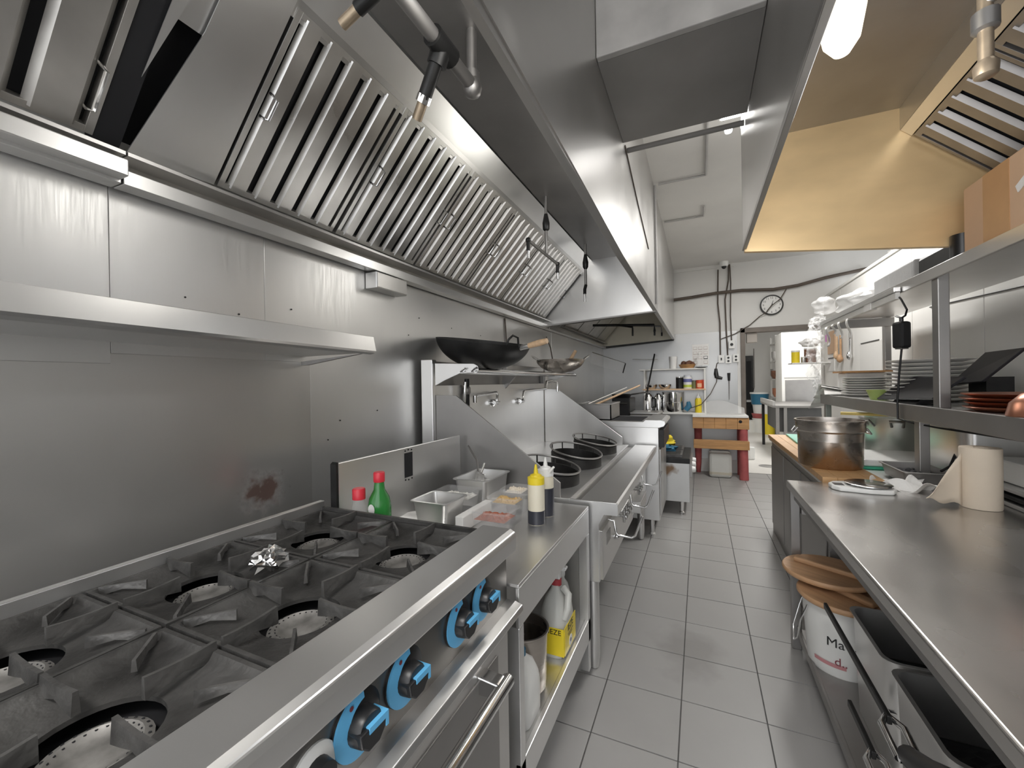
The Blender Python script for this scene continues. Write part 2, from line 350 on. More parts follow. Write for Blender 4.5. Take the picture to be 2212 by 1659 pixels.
h1 = hood('exhaust_hood', 'long stainless hood with baffle filters above the burners and woks', .60, 4.10, VOID, (-.9, 2.3, 1.99))
build(MB().prism([(WX + .01, 2.015), (-.361, 2.08), (-.361, 2.66), (WX + .01, 2.66)], 'y', 4.10, 4.112), 'end_panel', STEEL, h1)
build(MB().prism([(WX + .01, 2.005), (-.361, 2.07), (-.361, 2.082), (WX + .01, 2.02)], 'y', 4.05, 4.12), 'end_lip', DULLST, h1)
h2 = hood('exhaust_hood', 'second stainless hood reaching the back wall with greasy beige end', 4.14, 7.06, FILTD, (-.9, 5.6, 1.99))
build(MB().prism([(WX + .01, 2.01), (-.361, 2.08), (-.361, 2.66), (WX + .01, 2.66)], 'y', 7.05, 7.062), 'end_panel', BEIGE, h2)
build(MB().prism([(WX + .01, 1.99), (-.361, 2.062), (-.361, 2.085), (WX + .01, 2.02)], 'y', 7.03, 7.08), 'end_lip', BLACKM, h2)
x0, z0 = fpt(0.0); x1, z1 = fpt(1.0)
for k in range(5):
    ya = 4.2 + k * .56
    build(MB().prism([(x0, z0), (x1, z1), (x1 - .02, z1 + .02), (x0 - .02, z0 + .02)], 'y', ya, ya + .53), 'filter_panel', FILTD, h2)
h0 = hood('exhaust_hood', 'nearest stainless hood at the top left corner with worn filter', -.5, .595, VOID, (-.9, .1, 1.99))
# heavier near ledge of the nearest hood
build(MB().box(-1.485, -1.39, -.5, .595, 2.0, 2.045), 'ledge', STEEL, h0, bev=.003)
# plain blank sheet beside the first filter, with a bent torn flap
bl = thing('blank_panel', 'plain stainless blank sheet with a bent flap beside the first filter', 'panel', (-1.3, .73, 2.1))
def onf(t, y, off=0.): x, z = fpt(t); return (x + off * -NX, y, z - off * NZ)
def fquad(mb, pts, off=0., th=.004):
    a = [onf(t, y, off) for t, y in pts]; b = [onf(t, y, off - th) for t, y in pts]; n = len(pts)
    return mb.add(a + b, [tuple(range(n)), tuple(range(2 * n - 1, n - 1, -1))] + [(i, (i + 1) % n, n + (i + 1) % n, n + i) for i in range(n)])
build(fquad(MB(), [(0.0, .618), (0.02, .845), (1.03, .845), (1.03, .69), (.62, .68)]), 'sheet', STEEL, bl)
build(fquad(MB(), [(.60, .606), (1.03, .665), (1.03, .74), (.60, .684)], off=-.012), 'side_strip', STEEL, bl)
build(fquad(MB(), [(.33, .592), (.95, .60), (1.03, .66)], off=.006, th=.002), 'bent_flap', STEEL, bl)
build(MB().prism([(WX + .02, 2.07), (-1.02, 2.58), (-1.1, 2.66), (WX + .02, 2.3)], 'y', .54, .602), 'dark_gap', VOID, bl)
# baffle filters
ORD = ['first', 'second', 'third', 'fourth', 'fifth', 'sixth', 'seventh', 'eighth']
def baffle_filter(name, label, ya, yb, nb, P, material, hy, w=.62, group=None, dark=VOID, t0=.02, t1=.95, ht=(.44, .56)):
    """P(t,y,off): point on the filter plane"""
    c = P(0, (ya + yb) / 2, 0); f = thing(name, label, 'hood filter', c, group=group)
    def slab(pts, off, th):
        a = [P(t, y, off) for t, y in pts]; b = [P(t, y, off - th) for t, y in pts]; n = len(pts)
        return MB().add(a + b, [tuple(range(n)), tuple(range(2 * n - 1, n - 1, -1))] + [(i, (i + 1) % n, n + (i + 1) % n, n + i) for i in range(n)])
    e = .018
    mb = slab([(t0, ya), (t0, ya + e), (t1, ya + e), (t1, ya)], .0, .03)
    for pp in ([(t0, yb - e), (t0, yb), (t1, yb), (t1, yb - e)], [(t0, ya + e), (t0, yb - e), (t0 + .03, yb - e), (t0 + .03, ya + e)], [(t1 - .03, ya + e), (t1 - .03, yb - e), (t1, yb - e), (t1, ya + e)]):
        q = slab(pp, .0, .03); mb.add(q.v, q.f)
    build(mb, 'frame', material, f, bev=.001)
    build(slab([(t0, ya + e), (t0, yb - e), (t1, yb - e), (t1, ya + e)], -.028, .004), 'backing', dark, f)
    p = (yb - ya - 2 * e) / nb; pm = None
    for k in range(nb):
        yc = ya + e + p * (k + .5); b = p * w / 2
        pts = [(-b, -.012), (-b * .72, .006), (b * .72, .006), (b, -.012), (b * .94, -.014), (b * .66, .003), (-b * .66, .003), (-b * .94, -.014)]
        vs = [P(t0 + .015, yc + dy, o) for dy, o in pts] + [P(t1 - .015, yc + dy, o) for dy, o in pts]; n = len(pts)
        build(MB().add(vs, [tuple(range(n)), tuple(range(2 * n - 1, n - 1, -1))] + [(i, (i + 1) % n, n + (i + 1) % n, n + i) for i in range(n)]), 'baffle', material, f)
    for y in hy:
        ha, hb = ht; build(MB().tube([P(ha, y, -.004), P(ha, y, .012), P(ha + .01, y + .008, .03), P(hb - .01, y + .008, .03), P(hb, y, .012), P(hb, y, -.004)], .0045, 6), 'handle', CHROME, f, smooth=50)
    return f
def PL(t, y, off): return Vector(onf(t, y, off))
st = [.855, 1.345, 1.905, 2.465, 3.02, 3.555, 4.085]
for k in range(6):
    where = 'nearest the camera' if k == 0 else 'beside the end panel' if k == 5 else 'counted from the blank sheet'
    baffle_filter('baffle_filter', f'{ORD[k]} steel baffle filter of the long left hood, {where}', st[k], st[k + 1] - .018, 5 if k == 0 else 6, PL, FILT if k < 2 else FILTD,
                  [st[k] + .03, st[k + 1] - .05] if k else [st[k] + .03], w=.76 if k == 0 else .68, group='baffle filters of the left hood')
baffle_filter('baffle_filter', 'streaked baffle filter in the nearest hood at the upper left', .02, .545, 4, PL, FILTD, [.515], w=.82, ht=(.12, .30))

# suppression piping in the hoods
def elbow(mb, p, r): mb.lathe([(r * .2, -r), (r * .8, -r * .7), (r, 0), (r * .8, r * .7), (r * .2, r)], p, 10)
fp = thing('suppression_pipe', 'thick dark steel fire suppression pipe with tee under the hood top', 'pipe', (-.7, 1.0, 2.47))
build(MB().tube([(-.70, -.1, 2.455), (-.70, 1.25, 2.455)], .022, 14), 'main_pipe', DULLST, fp, smooth=50)
build(MB().tube([(-.70, 1.25, 2.44), (-.70, 1.255, 2.645)], .018, 14), 'riser', DULLST, fp, smooth=50)
m = MB().tube([(-.70, 1.02, 2.455), (-.70, 1.12, 2.455)], .032, 14); m.tube([(-.70, 1.07, 2.455), (-.725, 1.075, 2.41)], .03, 12)
build(m, 'tee', BLACKM, fp, smooth=50)
m = MB(); elbow(m, (-.70, 1.255, 2.45), .034); m.tube([(-.70, 1.255, 2.45), (-.70, 1.255, 2.50)], .027, 12)
build(m, 'elbow', DULLST, fp, smooth=50)
build(MB().tube([(-.72, 1.07, 2.42), (-.79, 1.10, 2.345)], .021, 12), 'branch_pipe', BLACKM, fp, smooth=50)
build(MB().tube([(-.785, 1.098, 2.352), (-.80, 1.104, 2.335)], .023, 8), 'nozzle_collar', CHROME, fp)
build(MB().tube([(-.80, 1.104, 2.335), (-.835, 1.12, 2.30)], .016, 10), 'nozzle', PIPEBR, fp, smooth=50)
np_ = thing('suppression_nozzle', 'short brass nozzle at the upper left corner of the first filter', 'nozzle', (-.95, .86, 2.4))
build(MB().tube([(-.86, .90, 2.50), (-.93, .90, 2.475)], .016, 10), 'nozzle_body', PIPEBR, np_, smooth=50)
build(MB().tube([(-.80, .90, 2.52), (-.87, .90, 2.497)], .020, 8), 'nozzle_collar', BLACKM, np_, smooth=50)
dp = thing('suppression_drop', 'drop pipe with crossbar and two nozzles over the wok burners', 'pipe', (-.9, 2.57, 2.15))
build(MB().tube([(-.9, 2.57, 2.645), (-.9, 2.57, 2.27)], .010, 10), 'drop_pipe', DULLST, dp, smooth=50)
build(MB().lathe([(.012, 2.42), (.022, 2.43), (.024, 2.47), (.018, 2.50), (.012, 2.53)], (-.9, 2.57, 0), 12), 'coupling', BLACKM, dp, smooth=50)
build(MB().tube([(-.9, 2.25, 2.262), (-.9, 2.80, 2.262)], .010, 10), 'crossbar', DULLST, dp, smooth=50)
for y in (2.25, 2.80):
    m = MB(); elbow(m, (-.9, y, 2.262), .016); m.tube([(-.9, y, 2.26), (-.9, y, 2.20)], .011, 10); build(m, 'elbow', BLACKM, dp, smooth=50)
    build(MB().tube([(-.9, y, 2.20), (-.9, y, 2.155)], .008, 8), 'nozzle', CHROME, dp, smooth=50)
dp = thing('suppression_drop', 'single straight drop pipe with nozzle near the hood end panel', 'pipe', (-.9, 3.6, 2.12))
build(MB().tube([(-.9, 3.6, 2.645), (-.9, 3.6, 2.27)], .011, 10), 'drop_pipe', DULLST, dp, smooth=50)
build(MB().lathe([(.012, 2.42), (.024, 2.44), (.026, 2.48), (.018, 2.52), (.012, 2.55)], (-.9, 3.6, 0), 12), 'coupling', BLACKM, dp, smooth=50)
build(MB().tube([(-.9, 3.6, 2.28), (-.905, 3.58, 2.24), (-.905, 3.58, 2.20)], .014, 10), 'elbow', BLACKM, dp, smooth=50)
build(MB().tube([(-.905, 3.58, 2.20), (-.905, 3.58, 2.13)], .009, 8), 'nozzle', CHROME, dp, smooth=50)
for nm, pth, lab in (('a', [(-1.30, 5.55, 2.19), (-.52, 5.6, 2.145), (-.515, 5.6, 2.06)], 'long black suppression pipe with elbow under the second hood'),
                     ('b', [(-1.2, 6.4, 2.30), (-.50, 6.4, 2.22), (-.49, 6.4, 2.13)], 'grey suppression pipe near the beige hood end'),
                     ('c', [(-.98, 5.55, 2.17), (-.76, 5.4, 2.11), (-.76, 5.4, 2.05)], 'short branch nozzle pipe in the middle of the second hood')):
    t = thing('suppression_pipe', lab, 'pipe', pth[1])
    build(MB().tube(pth, .017 if nm == 'a' else .012, 10), 'pipe_run', BLACKM if nm != 'b' else DULLST, t, smooth=50)
    p = Vector(pth[-1]); build(MB().tube([p, p - Vector((0, 0, .05))], .012, 8), 'nozzle', BLACKM, t, smooth=50)
# jar lamps in the left hood
def jar_lamp(x, y, z, label, material, r=.05, h=.13, power=0, col=(1, .97, .9)):
    t = thing('hood_lamp', label, 'lamp', (x, y, z - h))
    build(MB().lathe([(r * 1.1, z + .03), (r * 1.15, z), (r * .9, z - .01)], (x, y, 0), 20), 'socket', DULLST, t, smooth=50)
    build(MB().lathe([(r * .82, z - .005), (r, z - h * .3), (r, z - h * .65), (r * .75, z - h * .88), (r * .35, z - h * .98), (.002, z - h)], (x, y, 0), 24), 'glass_jar', material, t, smooth=60)
    if power:
        d = bpy.data.lights.new('jar_lamp_light', 'POINT'); d.energy = power; d.color = col; d.shadow_soft_size = .15
        o = bpy.data.objects.new('jar_lamp_light', d); COL.objects.link(o); o.location = (x, y, z - h - .07)
    return t
jar_lamp(-.455, .93, 2.55, 'bright hood lamp behind the thick suppression pipe', LAMPC, .045, .2, 1.6)
jar_lamp(-.455, 2.42, 2.45, 'glowing hood lamp near the lip above the wok range', LAMPC, .045, .14, 2.0)
jb = thing('junction_box', 'small steel junction box on the grease trough of the left hood', 'box', (-1.46, 1.68, 1.9))
build(MB().box(-1.498, -1.425, 1.57, 1.80, 1.905, 1.985), 'case', STEEL, jb, bev=.004)
build(MB().box(-1.4255, -1.4225, 1.575, 1.795, 1.91, 1.98), 'cover', HOODST, jb, bev=.001)

# wall shelf above the range
ws = thing('wall_shelf', 'long stainless wall shelf with rolled front edge above the burners', 'shelf', (-1.3, .5, 1.53))
pr = [(WX, 1.553), (-1.15, 1.553), (-1.15, 1.546), (-1.128, 1.551), (-1.122, 1.558), (-1.134, 1.612), (-1.139, 1.614), (-1.146, 1.612), (-1.140, 1.565), (WX, 1.565)]
m = MB().prism(pr, 'y', -.6, 1.227)
for v in m.v: v.z += (1.227 - v.y) * .013
build(m, 'shelf_board', STEEL, ws)
build(MB().prism([(WX, 1.555), (WX, 1.60), (-1.14, 1.60), (-1.14, 1.557)], 'y', 1.219, 1.2265), 'end_cap', STEEL, ws)
build(MB().prism([(WX, 1.53), (WX, 1.515), (-1.47, 1.515), (-1.17, 1.55)], 'y', 1.20, 1.215), 'bracket', DULLST, ws)

# ================================================================== GAS RANGE
gr = thing('gas_range', 'heavy stainless gas range with cast iron grates and blue ringed knobs', 'range', (-.9, .4, 0))
RY0, RY1 = -.36, 1.105
build(MB().box(-1.27, -.55, RY0, RY1, .12, .90), 'body', DULLST, gr, bev=.004)
build(MB().box(-1.25, -.61, RY0 + .01, RY1 - .01, .90, .905), 'burner_tray', VOID, gr)
build(MB().prism([(-.605, 1.0), (-.512, 1.0), (-.498, .992), (-.493, .978), (-.495, .940), (-.512, .928), (-.55, .925), (-.605, .90)], 'y', RY0, RY1), 'front_ledge', STEEL, gr, bev=.003)
build(MB().box(-1.29, -1.268, RY0, RY1, .60, 1.005), 'back_rail', STEEL, gr, bev=.002)
build(MB().box(-1.268, -.605, RY1 - .012, RY1, .85, .985), 'side_rail', IRON, gr)
build(MB().box(-.55, -.528, RY0, RY1, .785, .928), 'control_panel', mat('panel_steel', (.24, .23, .22), .36, .9, .12, 3.), gr, bev=.002)
build(MB().prism([(-.55, .79), (-.50, .79), (-.478, .783), (-.474, .768), (-.485, .752), (-.55, .752)], 'y', RY0 + .05, RY1), 'panel_lip', STEEL, gr, bev=.002)
od = build(MB().box(-.548, -.505, RY0 + .06, 1.06, .20, .748), 'oven_door', HOODST, gr, bev=.004)
build(MB().box(-.506, -.501, RY0 + .12, .99, .26, .70), 'door_panel', DULLST, od, bev=.003)
m = MB().tube([(-.445, RY0 + .16, .688), (-.445, .93, .688)], .017, 14); build(m, 'handle_bar', CHROME, od, smooth=50)
for y in (.90, RY0 + .2):
    build(MB().prism([(-.506, .665), (-.506, .712), (-.452, .706), (-.438, .698), (-.438, .678), (-.452, .67)], 'y', y - .02, y + .02), 'handle_bracket', CHROME, od, bev=.004)
for x in (-1.2, -.6):
    for y in (RY0 + .08, RY1 - .08): build(MB().lathe([(.03, 0), (.03, .01), (.018, .02), (.018, .13)], (x, y, 0), 12), 'leg', STEEL, gr)
def grate():
    """cast iron top grate, local coords centred on its burner"""
    hx, hy = .164, .160; n = 32; vs = []; fs = []
    def ring(fn, z):
        o = len(vs)
        for k in range(n):
            a = 2 * math.pi * k / n; vs.append((*fn(a), z))
        return o
    def sq(s):
        def f(a):
            c, d = math.cos(a), math.sin(a); t = s / max(abs(c) / hx, abs(d) / hy); return (c * t, d * t)
        return f
    circ = lambda r: (lambda a: (r * math.cos(a), r * math.sin(a)))
    rings = [ring(sq(1), .945), ring(sq(1), .974), ring(sq(.95), .974), ring(sq(.90), .963), ring(circ(.115), .950), ring(circ(.078), .944), ring(circ(.078), .936), ring(circ(.11), .938), ring(sq(.9), .952)]
    for a, b in zip(rings, rings[1:] + rings[:1]):
        for k in range(n): fs.append((a + k, a + (k + 1) % n, b + (k + 1) % n, b + k))
    return MB().add(vs, fs)
def fin_mesh(p0, p1, z0, z1, th, h, curve=0.):
    p0 = Vector((*p0, 0)); p1 = Vector((*p1, 0)); d = (p1 - p0).normalized(); s = Vector((-d.y, d.x, 0)) * th / 2; n = 5; vs = []; fs = []
    for i in range(n):
        t = i / (n - 1); p = p0.lerp(p1, t); z = z0 + (z1 - z0) * t + curve * math.sin(math.pi * t); hb = h * (.55 + .45 * abs(2 * t - 1))
        vs += [p - s + Vector((0, 0, z - hb)), p + s + Vector((0, 0, z - hb)), p + s * .6 + Vector((0, 0, z)), p - s * .6 + Vector((0, 0, z))]
    for i in range(n - 1):
        for q in range(4): fs.append((i * 4 + q, i * 4 + (q + 1) % 4, i * 4 + 4 + (q + 1) % 4, i * 4 + 4 + q))
    fs += [(3, 2, 1, 0), tuple(4 * (n - 1) + q for q in range(4))]
    me = MB().add(vs, fs).mesh('grate_fin'); me.materials.append(IRON2); return me
FINS = [fin_mesh((math.cos(R(a)) * .055, math.sin(R(a)) * .055), (math.cos(R(a)) * l, math.sin(R(a)) * l), .992, .989, .011, .034, -.003) for a, l in ((0, .162), (90, .158), (180, .162), (270, .158))]
for sx in (1, -1):
    for sy in (1, -1):
        FINS.append(fin_mesh((sx * .084, sy * .08), (sx * .150, sy * .140), .981, .978, .009, .02))
gme = grate().mesh('grate', 40); gme.materials.append(IRON)
def burner():
    mb = MB(); mb.lathe([(.03, .905), (.058, .908), (.064, .914), (.064, .923), (.052, .928), (.044, .920), (.03, .917), (.002, .917)], (0, 0, 0), 26)
    return mb
bme = burner().mesh('burner', 40); bme.materials.append(BURN)
pm_ = MB()
for k in range(26):
    a = 2 * math.pi * k / 26; pm_.tube([(.058 * math.cos(a), .058 * math.sin(a), .9252), (.058 * math.cos(a), .058 * math.sin(a), .9262)], .0024, 6); pm_.tube([(.0495 * math.cos(a + .1), .0495 * math.sin(a + .1), .925), (.0495 * math.cos(a + .1), .0495 * math.sin(a + .1), .9262)], .002, 6)
pme = pm_.mesh('burner_ports'); pme.materials.append(VOID)
for bx in (-.772, -1.103):
    for k in range(4):
        by = .935 - .327 * k
        for me, nm in ((gme, 'grate'), (bme, 'burner')):
            o = bpy.data.objects.new(nm, me); COL.objects.link(o); o.parent = gr; o.location = (bx + .9, by - .4, 0)
            if nm == 'burner':
                pp = bpy.data.objects.new('burner_ports', pme); COL.objects.link(pp); pp.parent = o; pp['kind'] = 'stuff'
            if nm == 'grate':
                [(COL.objects.link(f2), setattr(f2, 'parent', o)) for f2 in [bpy.data.objects.new('grate_fin', fm) for fm in FINS]]
# crumpled foil on a back burner
m = MB()
def foil(u, v):
    a = 2 * math.pi * u; b = math.pi * v; rr = .032 * (1 + .5 * math.sin(7 * a + 3 * b) * math.sin(b * 5) * .6 + random.uniform(-.2, .2) * math.sin(b))
    return (-1.0 + rr * math.sin(b) * math.cos(a), .70 + 1.4 * rr * math.sin(b) * math.sin(a), .992 + .8 * rr * math.cos(b))
m.grid(foil, 16, 9); solo(m, 'foil_ball', CHROME, 'crumpled shiny foil scrap lying on a rear burner grate', 'foil')
# knobs
def knob(y, z, big=True):
    k = build(MB().lathe([(.053, 0), (.053, .004), (.044, .010), (.001, .012)], (-.528, y, z), 28, roty(R(90))), 'knob', BLACK, gr, smooth=40)
    # blue crescent bezel
    mb = MB(); n = 22; vs = []; a0, a1 = R(-100), R(130)
    for i in range(n + 1):
        a = a0 + (a1 - a0) * i / n; wd = .021 * math.sin(math.pi * (.08 + .84 * i / n)) + .005
        for r, dx in ((.052, .005), (.052, .009), (.052 - wd, .013), (.052 - wd, .008)):
            vs.append((-.528 + dx, y - r * math.cos(a), z - r * math.sin(a) * -1 * -1))
    fs = [(i * 4 + q, i * 4 + (q + 1) % 4, (i + 1) * 4 + (q + 1) % 4, (i + 1) * 4 + q) for i in range(n) for q in range(4)] + [(0, 1, 2, 3), (4 * n + 3, 4 * n + 2, 4 * n + 1, 4 * n)]
    build(MB().add(vs, fs), 'blue_bezel', BLUE, k, smooth=40)
    build(MB().lathe([(.031, .006), (.029, .030), (.026, .034), (.001, .034)], (-.528, y, z), 20, roty(R(90))), 'grip', BLACK, k, smooth=40)
    build(MB().prism([(y - .030, z + .010), (y + .030, z + .010), (y + .026, z - .012), (y + .012, z - .026), (y - .012, z - .026), (y - .026, z - .012)], 'x', -.517, -.487), 'grip_bar', BLACK, k, bev=.003)
    q = MB().box(-.488, -.486, y - .012, y + .032, z + .002, z + .010); q.box(-.525, -.486, y - .012, y + .032, z + .010, z + .0125); q.box(-.488, -.486, y + .026, y + .032, z - .012, z + .002)
    build(q, 'pointer', BLUE, k)
    build(MB().lathe([(.004, 0), (.004, .001)], (-.5165, y - .020, z + .040), 10, roty(R(90))), 'off_mark', MAROON, k)
for y in (.945, .830, .635, .515): knob(y, .868)
k = build(MB().lathe([(.040, 0), (.040, .004), (.034, .008), (.001, .009)], (-.528, .43, .858), 26, roty(R(90))), 'thermostat_dial', PLASTW, gr, smooth=40)
build(MB().lathe([(.024, .006), (.022, .026), (.001, .026)], (-.528, .43, .858), 20, roty(R(90))), 'grip', BLACK, k, smooth=40)

# ================================================================== EQUIPMENT STAND
sd = thing('equipment_stand', 'stainless stand between range and wok range with open lower shelf', 'stand', (-.85, 1.52, 0))
SX0, SX1, SY0, SY1, SZ = -1.21, -.495, 1.118, 1.965, .83
build(MB().box(SX0, SX1, SY0, SY1, SZ - .012, SZ), 'top', STEEL, sd, bev=.003)
build(MB().box(SX1 - .012, SX1, SY0, SY1, .70, SZ - .012), 'apron', STEEL, sd, bev=.002)
for y in (SY0, SY1 - .035):
    build(MB().box(SX1 - .045, SX1, y, y + .035, 0.05, .70), 'leg', STEEL, sd, bev=.003)
    build(MB().box(SX0, SX0 + .04, y, y + .035, 0.05, SZ - .012), 'leg', STEEL, sd, bev=.003)
build(MB().box(SX0 + .02, SX1 - .045, SY1 - .012, SY1, .2, SZ - .012), 'side_panel', HOODST, sd)
build(MB().box(SX0 + .02, SX1 - .045, SY0, SY0 + .010, .2, SZ - .012), 'side_panel', HOODST, sd)
build(MB().box(SX0, SX1 - .02, SY0 + .01, SY1 - .012, .27, .285), 'lower_shelf', STEEL, sd)
build(MB().box(SX1 - .02, SX1, SY0, SY1, .19, .295), 'lower_rail', STEEL, sd, bev=.003)
bp = build(MB().box(SX0 - .012, SX0, 1.118, SY1, SZ - .02, 1.145), 'back_riser', STEEL, sd, bev=.003)
build(MB().box(SX0, SX0 + .002, 1.49, 1.545, 1.01, 1.12), 'outlet_cutout', VOID, bp)
m = MB()
for (y, z) in ((1.495, 1.13), (1.517, 1.133), (1.54, 1.13), (1.495, 1.0), (1.517, .997), (1.54, 1.0)): hexbolt(m, (SX0, y, z), (1, 0, 0), .004, .002)
build(m, 'rivet', BLACKM, bp)
build(MB().prism([(1.118, SZ - .02), (1.118, 1.147), (1.108, 1.14), (1.108, SZ - .02)], 'x', SX0 - .03, SX0 - .001), 'riser_edge', BLACKM, bp)

# ================================================================== WOK RANGE
wk = thing('wok_range', 'three ring stainless wok range with tall splash guards and pot rack', 'wok range', (-.95, 2.95, 0))
WY0, WY1 = 2.0, 3.90
build(MB().box(-1.40, -.455, WY0, WY1, .45, .80), 'body', STEEL, wk, bev=.003)
build(MB().box(-1.40, -.60, WY0, WY1, .80, .845), 'deck', STEEL, wk, bev=.002)
build(MB().box(-.60, -.545, WY0 + .006, WY1, .80, .822), 'gutter', DULLST, wk)
build(MB().prism([(-.545, .80), (-.545, .845), (-.372, .845), (-.362, .838), (-.362, .79), (-.37, .782), (-.38, .79), (-.385, .80)], 'y', WY0, WY1 + .02), 'front_rail', STEEL, wk, bev=.002)
build(MB().prism([(-.60, .735), (-.455, .735), (-.43, .785), (-.364, .785), (-.364, .843), (-.60, .845)], 'y', WY0 - .002, WY0 + .008), 'end_cap', STEEL, wk)
build(MB().box(-.457, -.440, WY0 + .012, WY1 - .9, .46, .70), 'control_panel', HOODST, wk, bev=.002)
build(MB().box(-.457, -.438, WY0 + .10, WY0 + .20, .60, .66), 'rating_plate', DULLST, wk, bev=.001)
sp = [(-1.39, .845), (-.648, .845), (-.648, .92), (-1.254, 1.362), (-1.39, 1.366)]
build(MB().prism(sp, 'y', WY0, WY0 + .010), 'splash_guard', DULLST, wk, bev=.001)
build(MB().prism(sp, 'y', WY1 - .055, WY1 - .045), 'splash_guard', STEEL, wk, bev=.001)
build(MB().box(-1.42, -1.395, WY0 + .01, WY1 - .05, .845, 1.42), 'back_splash', STEEL, wk)
build(MB().box(-1.47, -1.392, WY0 - .03, WY0 + .012, .45, 1.57), 'flue_column', STEEL, wk, bev=.003)
build(MB().box(-1.47, -1.44, WY0 + .012, WY1, .45, 1.565), 'flue_back', DULLST, wk)
build(MB().box(-1.44, -1.40, WY1 - .05, WY1, .8, 1.565), 'flue_column', DULLST, wk, bev=.003)
br = [(-1.385, 1.42), (-1.385, 1.548), (-1.13, 1.538), (-1.105, 1.525), (-1.10, 1.50), (-1.12, 1.49), (-1.22, 1.487), (-1.32, 1.45)]
for y in (WY0 - .012, WY1 + .05):
    b = build(MB().prism(br, 'y', y, y + .006), 'rack_bracket', STEEL, wk, bev=.001)
    m = MB()
    for (x, z) in ((-1.19, 1.505), (-1.12, 1.505)): hexbolt(m, (x, y, z), (0, -1, 0), .011, .010); m.tube([(x - .018, y - .01, z - .01), (x + .018, y - .012, z + .012)], .005, 6)
    build(m, 'wing_nut', CHROME, b)
for x, z in ((-1.12, 1.50), (-1.30, 1.50)):
    build(MB().tube([(x, WY0 - .01, z), (x, WY1 + .1, z)], .014, 12), 'rack_tube', CHROME, wk, smooth=50)
build(MB().box(-1.44, -1.40, 3.0, 3.85, 1.50, 1.575), 'rack_rail', STEEL, wk, bev=.003)
build(MB().prism([(-1.42, 1.36), (-1.42, 1.49), (-1.30, 1.49)], 'y', 2.95, 2.97), 'rack_brace', DULLST, wk)
# wok rings
def ring(cx, cy, r, tilt, name='wok_ring'):
    n = 40; vs = []; fs = []
    for (rr, z0, k0) in ((r, 0, 0), (r, 1, 0), (r - .008, 1, 0), (r - .008, 0, 0)):
        for k in range(n):
            a = 2 * math.pi * k / n; hgt = .075 + tilt * math.sin(a) * .5 - .02 * math.cos(a)
            vs.append((cx + rr * math.cos(a), cy + rr * math.sin(a), .845 + z0 * max(.05, hgt)))
    for i in range(4):
        for k in range(n): fs.append((i * n + k, i * n + (k + 1) % n, ((i + 1) % 4) * n + (k + 1) % n, ((i + 1) % 4) * n + k))
    o = build(MB().add(vs, fs), 'wok_ring', mat('sooty_iron', (.022, .021, .02), .55, .2, .6, 14.), wk, smooth=40)
    pth = []
    for k in range(n + 1):
        a = 2 * math.pi * k / n; pth.append((cx + (r + .004) * math.cos(a), cy + (r + .004) * math.sin(a), .845 + .105 + tilt * math.sin(a) - .035 * math.cos(a)))
    build(MB().tube(pth, .006, 6, caps=False), 'rim_bar', DULLST, o, smooth=50)
    m = MB()
    for a in (60, 100, 140, 180, 220):
        c, s = math.cos(R(a)), math.sin(R(a)); m.tube([(cx + r * c, cy + r * s, .85), (cx + r * c, cy + r * s, .95 + tilt * s - .035 * c)], .005, 6)
    build(m, 'rim_post', IRON, o)
    build(MB().lathe([(.001, .851), (r * .6, .852), (r * .9, .849)], (cx, cy, 0), 24), 'burner_pit', VOID, o)
ring(-.80, 2.30, .165, .004); ring(-.80, 2.84, .175, .012); ring(-.80, 3.42, .175, .006)
# legs, valves and hoop levers
for (x, y) in ((-.50, WY0 + .05), (-.50, WY1 - .02), (-1.3, WY0 + .05), (-1.3, WY1 - .02)):
    build(MB().lathe([(.012, 0), (.022, .006), (.026, .03), (.030, .07), (.030, .45)], (x, y, 0), 16), 'leg', STEEL, wk, smooth=40)
for y in (2.2, 2.76, 3.36):
    build(MB().tube([(-.45, y, .70), (-.42, y, .695), (-.411, y, .64), (-.402, y, .622), (-.33, y, .618), (-.312, y, .632), (-.275, y, .735)], .0065, 8), 'lever_hoop', CHROME, wk, smooth=60)
for yc in (2.42, 2.50, 2.58, 3.05, 3.12):
    m = MB(); m.tube([(-.44, yc, .655), (-.385, yc, .655)], .008, 8); m.lathe([(.006, -.004), (.019, 0), (.019, .010), (.006, .014)], (-.395, yc, .655), 10, roty(R(90)))
    m.tube([(-.405, yc, .62), (-.405, yc, .69)], .007, 8)
    build(m, 'valve', CHROME, wk, smooth=40)
build(MB().tube([(-.42, 2.38, .685), (-.42, 2.64, .685)], .010, 10), 'valve_pipe', CHROME, wk, smooth=50)
build(MB().lathe([(.004, 0), (.016, .004), (.016, .014), (.004, .022)], (-.44, 2.35, .56), 12, roty(R(90))), 'pilot_knob', CHROME, wk, smooth=40)
build(MB().box(-.455, -.375, 2.93, 3.25, .52, .60), 'valve_box', HOODST, wk, bev=.003)
# wok faucets
def faucet(label, pts, base, drop):
    t = thing('wok_faucet', label, 'faucet', base)
    build(MB().tube(pts, .011, 10), 'swing_spout', CHROME, t, smooth=60)
    build(MB().lathe([(.02, 0), (.028, .004), (.028, .012), (.016, .02), (.014, .05)], base, 14, roty(R(90))), 'wall_flange', CHROME, t, smooth=40)
    b = Vector(base); build(MB().tube([b + Vector((.03, -.03, 0)), b + Vector((.03, .04, 0))], .014, 10), 'valve_body', CHROME, t, smooth=50)
    build(MB().tube([drop, Vector(drop) - Vector((0, 0, .045))], .014, 10), 'spout_tip', CHROME, t, smooth=50)
    return t
faucet('chrome swivel faucet over the nearest wok ring', [(-1.36, 2.73, 1.29), (-1.36, 2.74, 1.345), (-1.36, 2.72, 1.362), (-1.34, 2.40, 1.35), (-1.335, 2.36, 1.34)], (-1.395, 2.73, 1.285), (-1.335, 2.36, 1.35))
